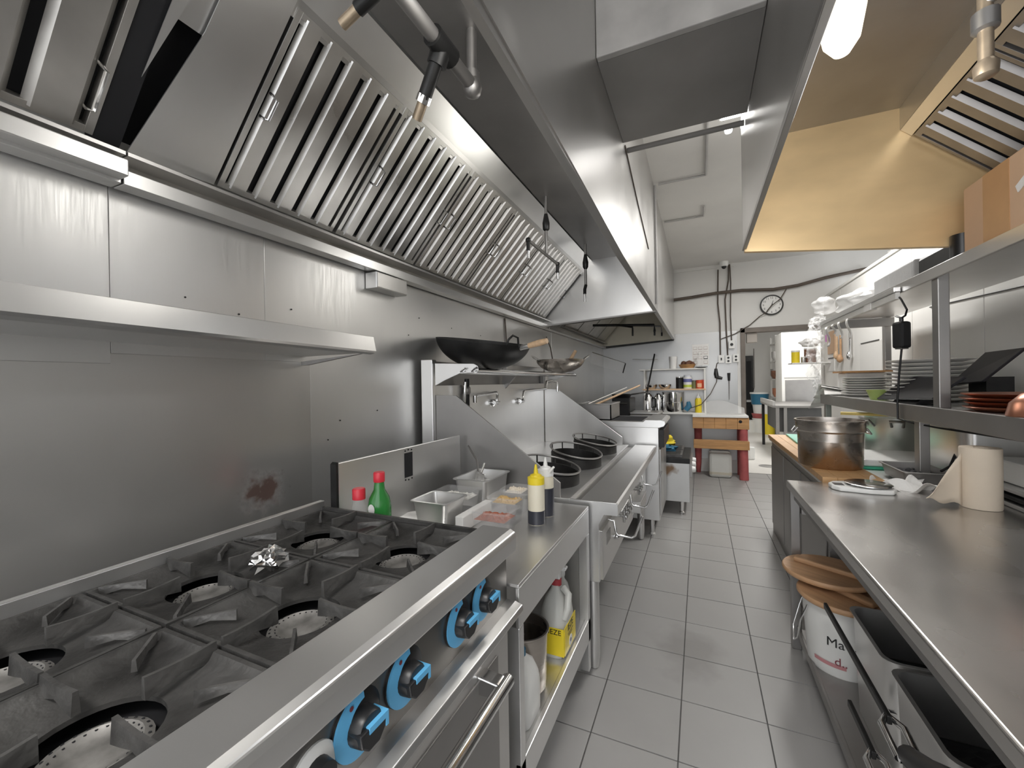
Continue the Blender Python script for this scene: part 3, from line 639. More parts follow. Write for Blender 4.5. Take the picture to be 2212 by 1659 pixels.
faucet('chrome swivel faucet arm turned toward the far splash guard', [(-1.36, 3.22, 1.29), (-1.36, 3.24, 1.355), (-1.355, 3.3, 1.362), (-1.33, 3.72, 1.37), (-1.33, 3.74, 1.44), (-1.30, 3.80, 1.447), (-1.26, 3.84, 1.43), (-1.255, 3.84, 1.38)], (-1.395, 3.21, 1.275), (-1.255, 3.84, 1.385))
pf = thing('pipe_valve', 'dark upright pipe with valve beside the flue column', 'pipe', (-1.37, 2.32, 1.28))
build(MB().tube([(-1.37, 2.32, 1.28), (-1.37, 2.32, 1.46)], .016, 10), 'riser', BLACKM, pf, smooth=50)
build(MB().tube([(-1.35, 2.25, 1.30), (-1.34, 2.25, 1.44)], .009, 8), 'lever', CHROME, pf, smooth=50)
build(MB().lathe([(.018, 0), (.024, .01), (.024, .04), (.018, .05)], (-1.37, 2.32, 1.36), 10), 'valve_nut', DULLST, pf, smooth=40)

# woks on the rack
def wok(name, label, c, r, d, rot, material, handle_len, hw, ring=True):
    t = thing(name, label, 'wok', c, rot=rot)
    prof = []; prof_in = []
    for i in range(13):
        a = i / 12; x = r * math.sin(a * math.pi / 2 * .93) / math.sin(math.pi / 2 * .93); prof.append((x, d * (1 - math.cos(a * math.pi / 2 * .93)) / (1 - math.cos(math.pi / 2 * .93))))
    out = [(.001, 0)] + prof[1:] + [(p[0] - .003, p[1]) for p in reversed(prof[1:])] + [(.001, .004)]
    build(MB().lathe(out, (0, 0, 0), 44), 'bowl', material, t, w=False, smooth=50)
    if handle_len is None: return t
    h0 = Vector((r * .97, 0, d * .93)); d1 = Vector((1, 0, .33)).normalized()
    build(MB().tube([h0, h0 + d1 * .06], [.014, .016], 10), 'ferrule', STEEL, t, w=False, smooth=50)
    build(MB().tube([h0 + d1 * .055, h0 + d1 * (.07 + handle_len * .5), h0 + d1 * (.06 + handle_len)], [.015, .018, .015], 12), 'wood_handle', WOODP, t, w=False, smooth=50)
    return t
w1 = wok('wok', 'large black steel wok with wooden handle on the pot rack', (-1.21, 2.22, 1.515), .285, .17, (R(2), R(9.5), R(-12)), BLACKM, .12, 0)
build(MB().tube([(.255, -.10, .165), (.27, -.11, .20), (.275, -.08, .225), (.285, -.045, .215), (.285, -.03, .165)], .006, 8), 'ring_handle', BLACKM, w1, w=False, smooth=60)
w2_ = wok('wok', 'smaller grey steel wok with short upright wooden handle on the rack', (-1.17, 3.68, 1.515), .225, .12, (0, 0, R(25)), POTST, None, 0)
build(MB().tube([(-.20, -.09, .115), (-.25, -.07, .15), (-.265, 0, .16), (-.25, .07, .15), (-.20, .09, .115)], .005, 8), 'loop_handle', CHROME, w2_, w=False, smooth=60)
build(MB().tube([(.20, -.09, .115), (.25, -.07, .15), (.265, 0, .16), (.25, .07, .15), (.20, .09, .115)], .005, 8), 'loop_handle', CHROME, w2_, w=False, smooth=60)
build(MB().tube([(.05, -.06, .06), (.13, -.09, .20)], [.018, .014], 10), 'scoop_handle', WOODP, w2_, w=False, smooth=60)
# black cable dangling behind the woks
solo(MB().tube([(-1.495, 3.18, 1.98), (-1.49, 3.2, 1.7), (-1.49, 3.18, 1.58)], .006, 6), 'wall_cable', CABLE, 'thin dark cable hanging on the steel wall behind the large wok', 'cable', smooth=60)
solo(MB().tube([(-1.49, 4.2, 1.92), (-1.45, 4.22, 1.8), (-1.44, 4.28, 1.62)], .007, 6), 'wall_cable', CABLE, 'thin dark cable hanging behind the smaller wok', 'cable', smooth=60)

# ================================================================== BEYOND: FRYER, STOCK POT RANGE, CLUTTER
fr = thing('deep_fryer', 'stainless deep fryer with rounded splash top beyond the wok range', 'fryer', (-.7, 4.3, 0))
build(MB().box(-1.15, -.345, 3.98, 4.66, .15, 1.0), 'body', STEEL, fr, bev=.004)
build(MB().prism([(-1.15, 1.0), (-.34, 1.0), (-.30, 1.012), (-.285, 1.035), (-.29, 1.058), (-.32, 1.068), (-.46, 1.068), (-.48, 1.05), (-1.15, 1.05)], 'y', 3.975, 4.665), 'top', STEEL, fr, bev=.002)
build(MB().box(-1.08, -.50, 4.06, 4.58, 1.045, 1.052), 'oil_well', VOID, fr)
build(MB().box(-.345, -.33, 4.0, 4.31, .2, .80), 'door', HOODST, fr, bev=.003); build(MB().box(-.345, -.33, 4.33, 4.64, .2, .80), 'door', HOODST, fr, bev=.003)
build(MB().box(-.348, -.30, 3.99, 4.65, .82, .98), 'control_panel', BLACKM, fr, bev=.003)
for (x, y) in ((-.42, 4.05), (-.42, 4.6), (-1.1, 4.05), (-1.1, 4.6)): build(MB().lathe([(.03, 0), (.03, .01), (.02, .02), (.02, .16)], (x, y, 0), 10), 'leg', STEEL, fr)
sr = thing('stock_pot_range', 'low stock pot range with black top and white front knobs', 'range', (-.5, 5.15, 0))
build(MB().box(-1.0, -.108, 4.74, 5.55, .137, .545), 'body', stain(mat('rusty_side_steel', (.58, .58, .57), .38, .95, .08, 3.), (-.33, 4.74, .47), (.11, .3, .07), (.20, .10, .03), .9, 16.), sr, bev=.003)
build(MB().box(-1.0, -.105, 4.735, 5.555, .545, .60), 'top', BLACKM, sr, bev=.004)
for y in (4.95, 5.33):
    m = MB()
    for k in range(6): m.box(-.62, -.2, y - .16 + k * .06, y - .14 + k * .06, .60, .63)
    m.box(-.64, -.62, y - .17, y + .17, .60, .63); m.box(-.2, -.18, y - .17, y + .17, .60, .63)
    build(m, 'grate', IRON2, sr)
build(MB().box(-.108, -.085, 4.76, 5.53, .40, .54), 'control_panel', DULLST, sr)
for k in range(4):
    build(MB().lathe([(.035, 0), (.035, .01), (.028, .035), (.001, .038)], (-.085, 4.85 + k * .13, .47 + (k % 2) * .03), 12, roty(R(90))), 'knob', PLASTW, sr, smooth=40)
for (x, y) in ((-.19, 4.79), (-.19, 5.5), (-.9, 4.79), (-.9, 5.5)): build(MB().lathe([(.026, 0), (.028, .02), (.018, .03), (.024, .14)], (x, y, 0), 12), 'leg', CHROME, sr, smooth=40)
# yellow cloth bundle on the stock pot range
def blob(cx, cy, cz, rx, ry, rz_, seed, amp=.3, nu=18, nv=10):
    rnd = random.Random(seed); ph = [rnd.uniform(0, 6) for _ in range(6)]
    def f(u, v):
        a = 2 * math.pi * u; b = math.pi * v
        k = 1 + amp * (math.sin(3 * a + ph[0] + 2 * b) * .4 + math.sin(5 * a + ph[1] - 4 * b) * .35 + math.sin(7 * b + ph[2]) * .25 + rnd.uniform(-.15, .15)) * math.sin(b)
        return (cx + rx * k * math.sin(b) * math.cos(a), cy + ry * k * math.sin(b) * math.sin(a), cz + rz_ * k * math.cos(b))
    return MB().grid(f, nu, nv)
solo(blob(-.42, 5.25, .70, .15, .16, .085, 3, .5), 'cleaning_cloth', YELLOW, 'crumpled yellow cloth piled on the stock pot range', 'cloth', smooth=40)
solo(blob(-.40, 5.05, .655, .14, .09, .045, 5, .5), 'cleaning_cloth', BLUEP, 'dark blue cloth under the yellow cloth on the stock pot range', 'cloth', smooth=40)
# prep counter behind the fryer with pans, basket and toaster
pc = thing('side_counter', 'low dark counter under the second hood carrying pans', 'counter', (-1.0, 6.0, 0))
build(MB().box(-1.45, -.42, 5.6, 6.5, .86, .90), 'top', DULLST, pc, bev=.003); build(MB().box(-1.40, -.50, 5.65, 6.45, .1, .86), 'cabinet', BLACKM, pc)
fb = thing('fry_basket_box', 'open steel bin with utensils behind the far splash guard', 'bin', (-1.05, 4.35, 1.052))
m = MB(); m.box(-1.13, -1.12, 4.08, 4.56, 1.052, 1.20); m.box(-.80, -.79, 4.08, 4.56, 1.052, 1.20); m.box(-1.13, -.79, 4.08, 4.09, 1.052, 1.20); m.box(-1.13, -.79, 4.55, 4.56, 1.052, 1.20); m.box(-1.13, -.79, 4.08, 4.56, 1.052, 1.06)
build(m, 'bin_wall', DULLST, fb); build(MB().tube([(-1.13, 4.08, 1.205), (-.79, 4.08, 1.205), (-.79, 4.56, 1.205), (-1.13, 4.56, 1.205), (-1.13, 4.08, 1.205)], .007, 6), 'rim', STEEL, fb)
bo = thing('countertop_oven', 'small black countertop oven under the second hood', 'oven', (-.9, 6.0, .9))
build(MB().box(-1.10, -.86, 5.75, 6.25, .90, 1.20), 'case', BLACKM, bo, bev=.01); build(MB().box(-1.08, -.88, 5.742, 5.75, .93, 1.10), 'door', VOID, bo); build(MB().tube([(-1.07, 5.73, 1.13), (-.89, 5.73, 1.13)], .008, 8), 'handle', CHROME, bo)
pn = thing('frying_pan', 'black frying pan resting on the countertop oven', 'pan', (-1.0, 5.95, 1.2))
build(MB().lathe([(.001, 0), (.11, 0), (.145, .045), (.142, .045), (.108, .004), (.001, .004)], (-1.0, 5.95, 1.202), 28), 'pan_body', BLACKM, pn, smooth=40); build(MB().tube([(-.86, 5.9, 1.245), (-.62, 5.82, 1.28)], .011, 8), 'handle', CHROME, pn)
solo(MB().tube([(-1.10, 4.25, 1.14), (-.60, 4.75, 1.38)], [.014, .009], 8), 'bamboo_stick', WOODP, 'pale bamboo stick leaning out of the steel bin', 'utensil', smooth=50)
tg = thing('skimmer', 'long steel skimmer with dark head leaning in the steel bin', 'utensil', (-1.1, 4.3, 1.1))
build(MB().tube([(-1.10, 4.2, 1.18), (-.75, 4.8, 1.36)], .007, 8), 'rod', STEEL, tg); build(MB().tube([(-1.30, 4.1, 1.12), (-1.12, 4.19, 1.175)], [.03, .018], 8), 'head', BLACKM, tg)
solo(MB().tube([(-.72, 6.3, 1.15), (-.64, 6.9, 1.85)], .012, 8), 'metal_rod', BLACKM, 'dark metal rod leaning against the back wall left of the shelves', 'rod', smooth=50)
solo(MB().tube([(-.98, 6.9, 1.78), (-.60, 6.95, 1.765)], .005, 6), 'wire_rod', STEEL, 'thin bright wire rod near the top of the leaning dark rod', 'rod', smooth=50)
tk = [(-.86 + i * .0, 5.70, .905 + i * .028) for i in range(4)]
for i, p in enumerate(tk):
    solo(MB().prism([(-.85, 5.68), (-.50, 5.68), (-.47, 5.72), (-.47, 6.1), (-.85, 6.1)], 'z', .902 + i * .03, .924 + i * .03), 'sheet_pan', STEEL if i % 2 else DULLST,
         f'{["bottom", "second", "third", "topmost"][i]} flat pan of the stack right of the black oven', 'pan', group='pan stack beside the oven', bev=.004)
gb = thing('hanging_glass_shade', 'tilted clear acrylic sheet hanging at the left wall corner', 'panel', (-1.2, 6.3, 1.6))
a_ = [(-1.42, 6.0, 1.86), (-.98, 6.2, 1.69), (-1.02, 6.2, 1.55), (-1.45, 6.0, 1.70)]
build(MB().add(a_ + [(x, y + .006, z) for x, y, z in a_], [(0, 1, 2, 3), (7, 6, 5, 4), (0, 4, 5, 1), (1, 5, 6, 2), (2, 6, 7, 3), (3, 7, 4, 0)]), 'sheet', CLEAR, gb)
build(MB().tube([a_[0], a_[1]], .006, 6), 'edge_strip', CHROME, gb); build(MB().tube([a_[1], a_[2]], .009, 6), 'edge_strip', BLACKM, gb)

# ================================================================== THINGS ON THE STAND
def hotel_pan(label, x0, x1, y0, y1, zt, zb, material=STEEL, lipw=.012, rz=0, group=None, name='food_pan', fill=None, fmat=None, th=.0025, fz=.3):
    cx, cy = (x0 + x1) / 2, (y0 + y1) / 2; t = thing(name, label, 'food pan', (cx, cy, zb), rz, group)
    hx, hy = (x1 - x0) / 2, (y1 - y0) / 2; h = zt - zb
    def rr(sx, sy, z, rad):
        out = []
        for (qx, qy, a0) in ((1, 1, 0), (-1, 1, 90), (-1, -1, 180), (1, -1, 270)):
            for i in range(5):
                a = R(a0 + i * 22.5); out.append((qx * (sx - rad) + rad * math.cos(a), qy * (sy - rad) + rad * math.sin(a), z))
        return out
    rad = min(hx, hy) * .22
    rings = [rr(hx, hy, h - .004, rad), rr(hx, hy, h, rad), rr(hx - lipw, hy - lipw, h, rad), rr(hx - lipw - .012, hy - lipw - .012, .006, rad), rr(.002, .002, .006, .001),
             rr(.002, .002, 0, .001), rr(hx - lipw - .010, hy - lipw - .010, 0, rad), rr(hx - lipw + th, hy - lipw + th, h - .004, rad)]
    n = 20; vs = [p for r_ in rings for p in r_]; fs = []
    for i in range(len(rings)):
        j = (i + 1) % len(rings)
        for k in range(n): fs.append((i * n + k, i * n + (k + 1) % n, j * n + (k + 1) % n, j * n + k))
    build(MB().add(vs, fs), 'pan_shell', material, t, w=False, smooth=35)
    if fill:
        rnd = random.Random(label)
        def f(u, v):
            x = (u * 2 - 1) * (hx - lipw - .008); y = (v * 2 - 1) * (hy - lipw - .008)
            e = min(1, 6 * min(u, 1 - u, v, 1 - v)); return (x, y, h * fz + e * (rnd.uniform(0, .014) + .012 * math.sin(5 * u) * math.sin(4 * v)))
        m = MB().grid(f, 16, 16); g = build(m, fill, fmat, t, w=False); g['kind'] = 'stuff'
    return t
ONION = mat('sliced_onion', (.80, .79, .74), .6, 0, .12, 40.)
SPICE = mat('yellow_flakes', (.62, .42, .18), .8, 0, .2, 60.)
SHRED = mat('red_shreds', (.36, .10, .05), .7, 0, .35, 50.)
FLOUR = mat('pale_flour', (.78, .70, .58), .9, 0, .08, 30.)
hotel_pan('square steel pan holding dark liquid, nearest of the pans on the stand', -1.10, -.915, 1.375, 1.55, .95, .845, fill='liquid', fmat=SAUCE, fz=.42)
hotel_pan('clear pan of white onion slices between two steel pans', -1.11, -.92, 1.56, 1.69, .945, .845, CLEAR, name='clear_food_pan', fill='onion_slices', fmat=ONION, fz=.7)
p3 = hotel_pan('long steel pan with ladle and ice at the back of the stand', -1.095, -.90, 1.69, 1.96, .972, .845, fill='ice', fmat=PAPER, fz=.6)
ld = thing('ladle', 'dark handled serving ladle standing in the long steel pan', 'ladle', (-1.02, 1.85, .93))
build(MB().tube([(-1.02, 1.83, .945), (-1.07, 1.90, 1.03), (-1.15, 1.95, 1.09)], .006, 8), 'handle', DULLST, ld, smooth=50)
build(MB().lathe([(.001, 0), (.025, .006), (.036, .022), (.034, .022), (.022, .008), (.001, .003)], (-1.01, 1.82, .93), 18), 'bowl', STEEL, ld, smooth=50)
sc = thing('scoop', 'small steel scoop leaning in the long steel pan', 'scoop', (-.99, 1.80, .93))
build(MB().obox((-.985, 1.775, .965), (.05, .01, .07), rotx(R(25)) @ roty(R(20))), 'blade', CHROME, sc, bev=.003); build(MB().tube([(-.985, 1.79, .99), (-.98, 1.82, 1.03)], .007, 8), 'grip', CHROME, sc, smooth=50)
hotel_pan('clear plastic tub of red shreds, nearest of three tubs', -.84, -.665, 1.40, 1.545, .93, .832, CLEAR, name='clear_tub', group='clear tubs on the stand', fill='red_shreds', fmat=SHRED, fz=.62)
hotel_pan('clear plastic tub of yellow flakes, middle of three tubs', -.835, -.69, 1.55, 1.68, .945, .832, CLEAR, name='clear_tub', group='clear tubs on the stand', fill='yellow_flakes', fmat=SPICE, fz=.78)
hotel_pan('clear plastic tub of pale flour, farthest of three tubs', -.84, -.72, 1.69, 1.82, .945, .832, CLEAR, name='clear_tub', group='clear tubs on the stand', fill='flour', fmat=FLOUR, fz=.85)
solo(MB().box(-.905, -.868, 1.42, 1.68, .832, .895), 'paper_carton', PAPER, 'off white carton wedged between pans and clear tubs', 'carton', bev=.004)
def bottle(label, c, prof, material, cap_prof, cap_mat, name='bottle', liquid=None, lmat=None, cat='bottle', group=None, capname='cap'):
    t = thing(name, label, cat, c, group=group)
    build(MB().lathe(prof, (0, 0, 0), 24), 'body', material, t, w=False, smooth=40)
    if liquid: build(MB().lathe(liquid, (0, 0, 0), 24), 'contents', lmat, t, w=False, smooth=40)
    build(MB().lathe(cap_prof, (0, 0, 0), 20), capname, cap_mat, t, w=False, smooth=40)
    return t
sq = [(.001, 0), (.034, 0), (.036, .006), (.036, .16), (.033, .175), (.030, .18)]
nz = [(.036, .168), (.036, .196), (.026, .200), (.024, .206), (.010, .212), (.009, .222), (.004, .25), (.001, .25)]
bottle('squeeze bottle with yellow nozzle cap and dark sauce', (-.640, 1.645, .83), sq, CREAM, nz, YELLOW, 'squeeze_bottle', [(.0365, .002), (.0372, .008), (.0372, .058), (.036, .058)], SAUCE)
b2 = bottle('squeeze bottle with white nozzle cap mostly full of dark sauce', (-.640, 1.765, .83), sq, CREAM, [(r, z + .01) for r, z in nz], PLASTW, 'squeeze_bottle', [(.0365, .002), (.0372, .008), (.0372, .125), (.036, .125)], SAUCE)
build(MB().tube([(.025, -.02, .20), (.05, -.03, .225)], [.009, .005], 8), 'side_spout', PLASTW, b2, w=False, smooth=50)
t = bottle('green glass bottle with red cap beside the back riser', (-1.08, 1.185, .83), [(.001, 0), (.040, 0), (.042, .01), (.042, .15), (.036, .185), (.020, .215), (.017, .245), (.017, .25)], GREENG,
       [(.020, .243), (.0205, .25), (.0205, .275), (.018, .279), (.001, .279)], REDC, 'sauce_bottle')
build(MB().prism([(.015 * math.cos(a), .15 + .02 * math.sin(a)) for a in [2 * math.pi * i / 14 for i in range(14)]], 'y', -.0432, -.0422), 'label_badge', PAPER, t, w=False)
bottle('short clear bottle with red cap at the back corner of the range', (-1.13, 1.135, .83), [(.001, 0), (.028, 0), (.03, .01), (.03, .14), (.022, .175), (.020, .19)], CLEAR, [(.023, .187), (.023, .222), (.02, .226), (.001, .226)], REDC, 'sauce_bottle')
pl = solo(MB().lathe([(.001, 0), (.06, 0), (.10, .018), (.102, .021), (.06, .006), (.001, .006)], (-1.12, 1.46, .8305), 32), 'plate', CERAM, 'white plate lying behind the square steel pan', 'plate', smooth=40)

# ------------------------------------------------------------------ lower shelf of the stand
SH = .2855
dg = thing('detergent_jug', 'clear handled jug with yellow label and trigger spray top', 'jug', (-.575, 1.70, SH))
def jug(cx, cy, hx, hy, h, hn):
    def rr(s, z):
        out = []
        for k in range(20):
            a = 2 * math.pi * k / 20; c, d = math.cos(a), math.sin(a); p = 4
            q = (abs(c) ** p + abs(d) ** p) ** (-1 / p); out.append((cx + hx * s * q * c, cy + hy * s * q * d, z))
        return out
    rings = [rr(.02, 0), rr(.9, 0), rr(1, .012), rr(1, h * .52), rr(.93, h * .66), rr(.68, h * .84), rr(.32, h * .95), rr(.28, h), rr(.01, h)]
    vs = [p for r_ in rings for p in r_]; fs = []
    for i in range(len(rings) - 1):
        for k in range(20): fs.append((i * 20 + k, i * 20 + (k + 1) % 20, (i + 1) * 20 + (k + 1) % 20, (i + 1) * 20 + k))
    return MB().add(vs, fs)
build(jug(0, 0, .058, .085, .275, 0), 'jug_body', MILKY, dg, w=False, smooth=45)
build(MB().tube([(.048, -.052, .16), (.062, -.045, .20), (.058, -.015, .245), (.03, 0, .262)], .015, 10), 'jug_handle', MILKY, dg, w=False, smooth=60)
build(MB().box(.0565, .0595, -.078, .078, .02, .132), 'label', YELLOW, dg, w=False)
build(MB().box(-.055, .058, -.0865, -.0845, .02, .132), 'label', YELLOW, dg, w=False)
def ltext(txt, size, o, x, y, name, material, parent, depth=.0005):
    vs, fs = text_mesh(txt, size, depth); mb = MB(); m4 = basis(Vector(o), x, y); mb.add([m4 @ v for v in vs], fs); return build(mb, name, material, parent, w=False)
ltext('IEZE', .030, (.018, -.0870, .115), (1, 0, 0), (0, 0, 1), 'lettering', BLACK, dg)
ltext('IEZE', .040, (.0600, .0, .112), (0, 1, 0), (0, 0, 1), 'lettering', BLACK, dg)
m = MB()
for (y, z, wd) in ((0, .086, .07), (0, .076, .05)): m.box(.0597, .0603, y - wd / 2, y + wd / 2, z, z + .004)
build(m, 'small_print', BLACK, dg, w=False)
build(MB().lathe([(.022, .0597), (.022, .0606), (.001, .0606)], (0, .0, .048), 18, Matrix(((0, 0, 1), (0, 1, 0), (-1, 0, 0)))), 'emblem', PAPER, dg, w=False)
build(MB().lathe([(.008, .0606), (.008, .0610), (.001, .0610)], (0, .0, .048), 12, Matrix(((0, 0, 1), (0, 1, 0), (-1, 0, 0)))), 'emblem_centre', BLACKM, dg, w=False)
build(MB().lathe([(.023, .272), (.023, .298), (.018, .30)], (0, 0, 0), 16), 'collar', mat('collar_red', (.42, .05, .06), .4), dg, w=False, smooth=40)
build(MB().prism([(-.02, .298), (.02, .298), (.016, .335), (.045, .338), (.05, .352), (-.01, .378), (-.03, .36)], 'y', -.014, .014), 'trigger_head', PLASTW, dg, w=False, bev=.004)
sb = bottle('tall milky spray bottle behind the yellow label jug', (-.60, 1.845, SH), [(.001, 0), (.036, 0), (.04, .01), (.04, .17), (.03, .21), (.016, .23), (.015, .25)], MILKY, [(.018, .245), (.018, .27), (.012, .28), (.001, .28)], PLASTW, 'spray_bottle')
pt = thing('steel_bain_marie', 'tall open steel bain marie pot on the lower shelf', 'pot', (-.62, 1.44, SH))
build(MB().lathe([(.001, 0), (.075, 0), (.082, .01), (.090, .21), (.096, .215), (.096, .222), (.089, .222), (.080, .012), (.001, .006)], (0, 0, 0), 36), 'pot_wall', POTST, pt, w=False, smooth=40)
mj = thing('milk_jug', 'white plastic jug at the near end of the lower shelf', 'jug', (-.575, 1.30, SH))
build(jug(0, 0, .055, .075, .215, 0), 'jug_body', PLASTW, mj, w=False, smooth=45)
build(MB().tube([(-.04, .02, .15), (-.05, .02, .19), (-.02, .01, .215)], .012, 8), 'jug_handle', PLASTW, mj, w=False, smooth=60); build(MB().lathe([(.02, .21), (.02, .23), (.001, .232)], (0, 0, 0), 14), 'cap', BLUEP, mj, w=False)

# ================================================================== BACK WALL: SHELVES, BLOCK TABLE, SWITCHES, CLOCK
su = thing('shelf_unit', 'small white framed shelving with three boards on the back wall', 'shelf', (-.4, 6.98, .9))
for (z, x0, x1, y0) in ((1.615, -.88, .09, 6.90), (1.30, -.83, .085, 6.90), (.935, -1.02, .09, 6.80)):
    build(MB().box(x0, x1, y0, 7.14, z - .022, z), 'shelf_board', WOODP if z < 1.5 and z > 1 else WHITE, su, bev=.002)
for x in (-.80, .075): build(MB().box(x - .012, x + .012, 6.905, 6.93, .935, 1.60), 'upright', WHITE, su)
for x in (-.80, .075): build(MB().box(x - .012, x + .012, 7.10, 7.125, .935, 1.60), 'upright', WHITE, su)
def cyl(label, name, c, prof, material, cat, lid=None, lmat=None, group=None):
    t = thing(name, label, cat, c, group=group); build(MB().lathe(prof, (0, 0, 0), 20), 'body', material, t, w=False, smooth=40)
    if lid: build(MB().lathe(lid, (0, 0, 0), 20), 'lid', lmat, t, w=False, smooth=40)
    return t
can = lambda r, h: [(.001, 0), (r, 0), (r, h), (r * .9, h + .004), (.001, h + .004)]
lidp = lambda r, h, t: [(r, h), (r * 1.04, h + .002), (r * 1.04, h + t), (.001, h + t + .003)]
Y3 = 7.0
cyl('white paper cup stack on the top shelf', 'cup_stack', (-.375, Y3, 1.615), [(.001, 0), (.05, 0), (.06, .19), (.001, .19)], PAPER, 'cups')
wb_ = thing('wooden_bowl', 'shallow brown bowl of dark bulbs on the top shelf', 'bowl', (-.17, Y3, 1.615))
build(MB().lathe([(.001, 0), (.09, 0), (.125, .06), (.118, .06), (.085, .008), (.001, .008)], (0, 0, 0), 24), 'bowl', WOOD, wb_, w=False, smooth=40)
for i, (dx, dy, r) in enumerate(((-.05, 0, .045), (.03, .02, .05), (.0, -.04, .04), (.075, -.02, .035))):
    solo(MB().lathe([(.001, -r), (r * .7, -r * .7), (r, 0), (r * .7, r * .7), (.001, r)], (-.17 + dx, Y3 + dy, 1.615 + .045 + r * .6), 14), 'shallot', STAIN, f'dark {["left", "large middle", "front", "right"][i]} bulb in the brown bowl', 'vegetable', group='bulbs in the bowl', smooth=60)
cyl('clear bottle in front of the notice on the top shelf', 'clear_bottle', (.0, Y3, 1.615), [(.001, 0), (.045, 0), (.045, .13), (.02, .18), (.018, .21), (.001, .21)], CLEAR, 'bottle', lidp(.018, .205, .02), PLASTW)
solo(MB().lathe([(.001, 0), (.05, 0), (.09, .01), (.09, .014), (.001, .008)], (.03, 6.96, 1.616), 20), 'saucer', BLACKM, 'dark saucer beneath the clear bottle', 'saucer', smooth=40)
for i, x in enumerate((-.71, -.50)):
    solo(MB().lathe([(.001, 0), (.05, 0), (.085, .03), (.098, .068), (.094, .068), (.08, .032), (.048, .006), (.001, .006)], (x, Y3 - .02, 1.30), 28), 'steel_bowl', CHROME, f'{["left", "right"][i]} small steel bowl on the middle shelf', 'bowl', group='steel bowls on the middle shelf', smooth=40)
cyl('black travel cup on the middle shelf', 'travel_cup', (-.285, Y3, 1.30), can(.052, .17), BLACKM, 'cup', lidp(.052, .17, .015), CHROME)
ja = cyl('white and blue labelled tub on the middle shelf', 'ingredient_jar', (-.17, Y3, 1.30), [(.001, 0), (.062, 0), (.062, .16), (.05, .185), (.001, .185)], PLASTW, 'jar', lidp(.05, .18, .025), mat('lid_pale', (.75, .78, .85), .4))
build(MB().lathe([(.0628, .02), (.0628, .06)], (0, 0, 0), 20), 'green_band', mat('label_lime', (.55, .66, .10), .5), ja, w=False, smooth=40); build(MB().lathe([(.0628, .10), (.0628, .15)], (0, 0, 0), 20), 'blue_band', mat('label_violet', (.16, .18, .42), .5), ja, w=False, smooth=40)
cyl('small olive jar on the middle shelf', 'spice_jar', (-.07, Y3 + .02, 1.30), can(.04, .11), mat('olive', (.20, .21, .10), .4), 'jar', lidp(.04, .11, .015), DULLST)
OR = mat('orange_jar', (.72, .09, .03), .4, 0, .08)
jo = cyl('bright red orange square jar on the middle shelf', 'spice_jar', (.0, Y3 - .02, 1.30), can(.05, .125), OR, 'jar'); build(MB().box(-.03, .03, -.052, -.0495, .02, .08), 'label', mat('label_orange', (.85, .5, .3), .5), jo, w=False)
cyl('small red jar at the right end of the middle shelf', 'spice_jar', (.075 - .02, Y3 + .03, 1.30), can(.028, .12), OR, 'jar', lidp(.028, .12, .012), REDC)
def urn(label, x, y, r, h):
    t = thing('coffee_pot', label, 'pot', (x, y, .935)); build(MB().lathe([(.001, 0), (r, 0), (r, h * .85), (r * .7, h), (.001, h)], (0, 0, 0), 24), 'pot_body', CHROME, t, w=False, smooth=40)
    build(MB().tube([(r * .95, -.02, h * .25), (r + .05, -.03, h * .3), (r + .05, -.03, h * .75), (r * .95, -.02, h * .8)], .012, 8), 'handle', BLACK, t, w=False, smooth=50); build(MB().lathe([(r * .5, h), (r * .4, h + .02), (.001, h + .025)], (0, 0, 0), 16), 'lid', BLACK, t, w=False, smooth=40)
urn('chrome jug with black handle at the left of the bottom shelf', -.76, 6.95, .075, .28); urn('slim chrome jug with black handle beside the large kettle', -.60, 6.97, .06, .27)
kt = thing('stock_pot', 'large dented steel pot on the bottom shelf', 'pot', (-.38, 6.97, .935))
build(MB().lathe([(.001, 0), (.15, 0), (.155, .02), (.158, .30), (.164, .305), (.164, .315), (.001, .32)], (0, 0, 0), 36), 'pot_wall', CHROME, kt, w=False, smooth=40); build(MB().lathe([(.16, .15), (.163, .155), (.16, .16)], (0, 0, 0), 36), 'rib', CHROME, kt, w=False, smooth=40)
bottle('bright yellow squeeze bottle on the bottom shelf', (-.02, 6.92, .935), [(.001, 0), (.045, 0), (.047, .01), (.047, .19), (.03, .22)], YELLOW, [(.03, .215), (.03, .24), (.012, .25), (.006, .29), (.001, .29)], PLASTW, 'squeeze_bottle')
ir = thing('heat_gun', 'dark blue hand appliance lying on the bottom shelf', 'appliance', (-.18, 6.92, .935))
build(MB().tube([(-.20, 6.92, .97), (-.15, 6.92, 1.03), (-.16, 6.92, 1.10)], [.04, .045, .025], 12), 'body', BLUEP, ir, smooth=50); build(MB().tube([(-.13, 6.9, 1.0), (.02, 6.86, 1.06), (.15, 6.9, 1.22), (.24, 7.05, 1.40), (.25, 7.12, 1.52)], .006, 6), 'cord', CABLE, ir, smooth=60)
# notice with drawings
po = thing('wall_notice', 'white illustrated notice sheet on the steel back wall', 'poster', (.02, 7.13, 1.65))
build(MB().box(-.10, .14, 7.136, 7.143, 1.66, 1.99), 'sheet', PAPER, po)
for r_ in range(4):
    for c_ in range(3):
        if (r_, c_) in ((0, 1),): continue
        x = -.085 + c_ * .075; z = 1.68 + r_ * .074
        build(MB().box(x, x + .058, 7.134, 7.136, z, z + .05), 'picture_cell', BLACKM if (r_, c_) in ((1, 2),) else mat('print_grey', (.62, .56, .54), .8), po)
        build(MB().box(x + .006, x + .052, 7.1335, 7.134, z + .012, z + .044), 'picture_inner', PAPER, po)
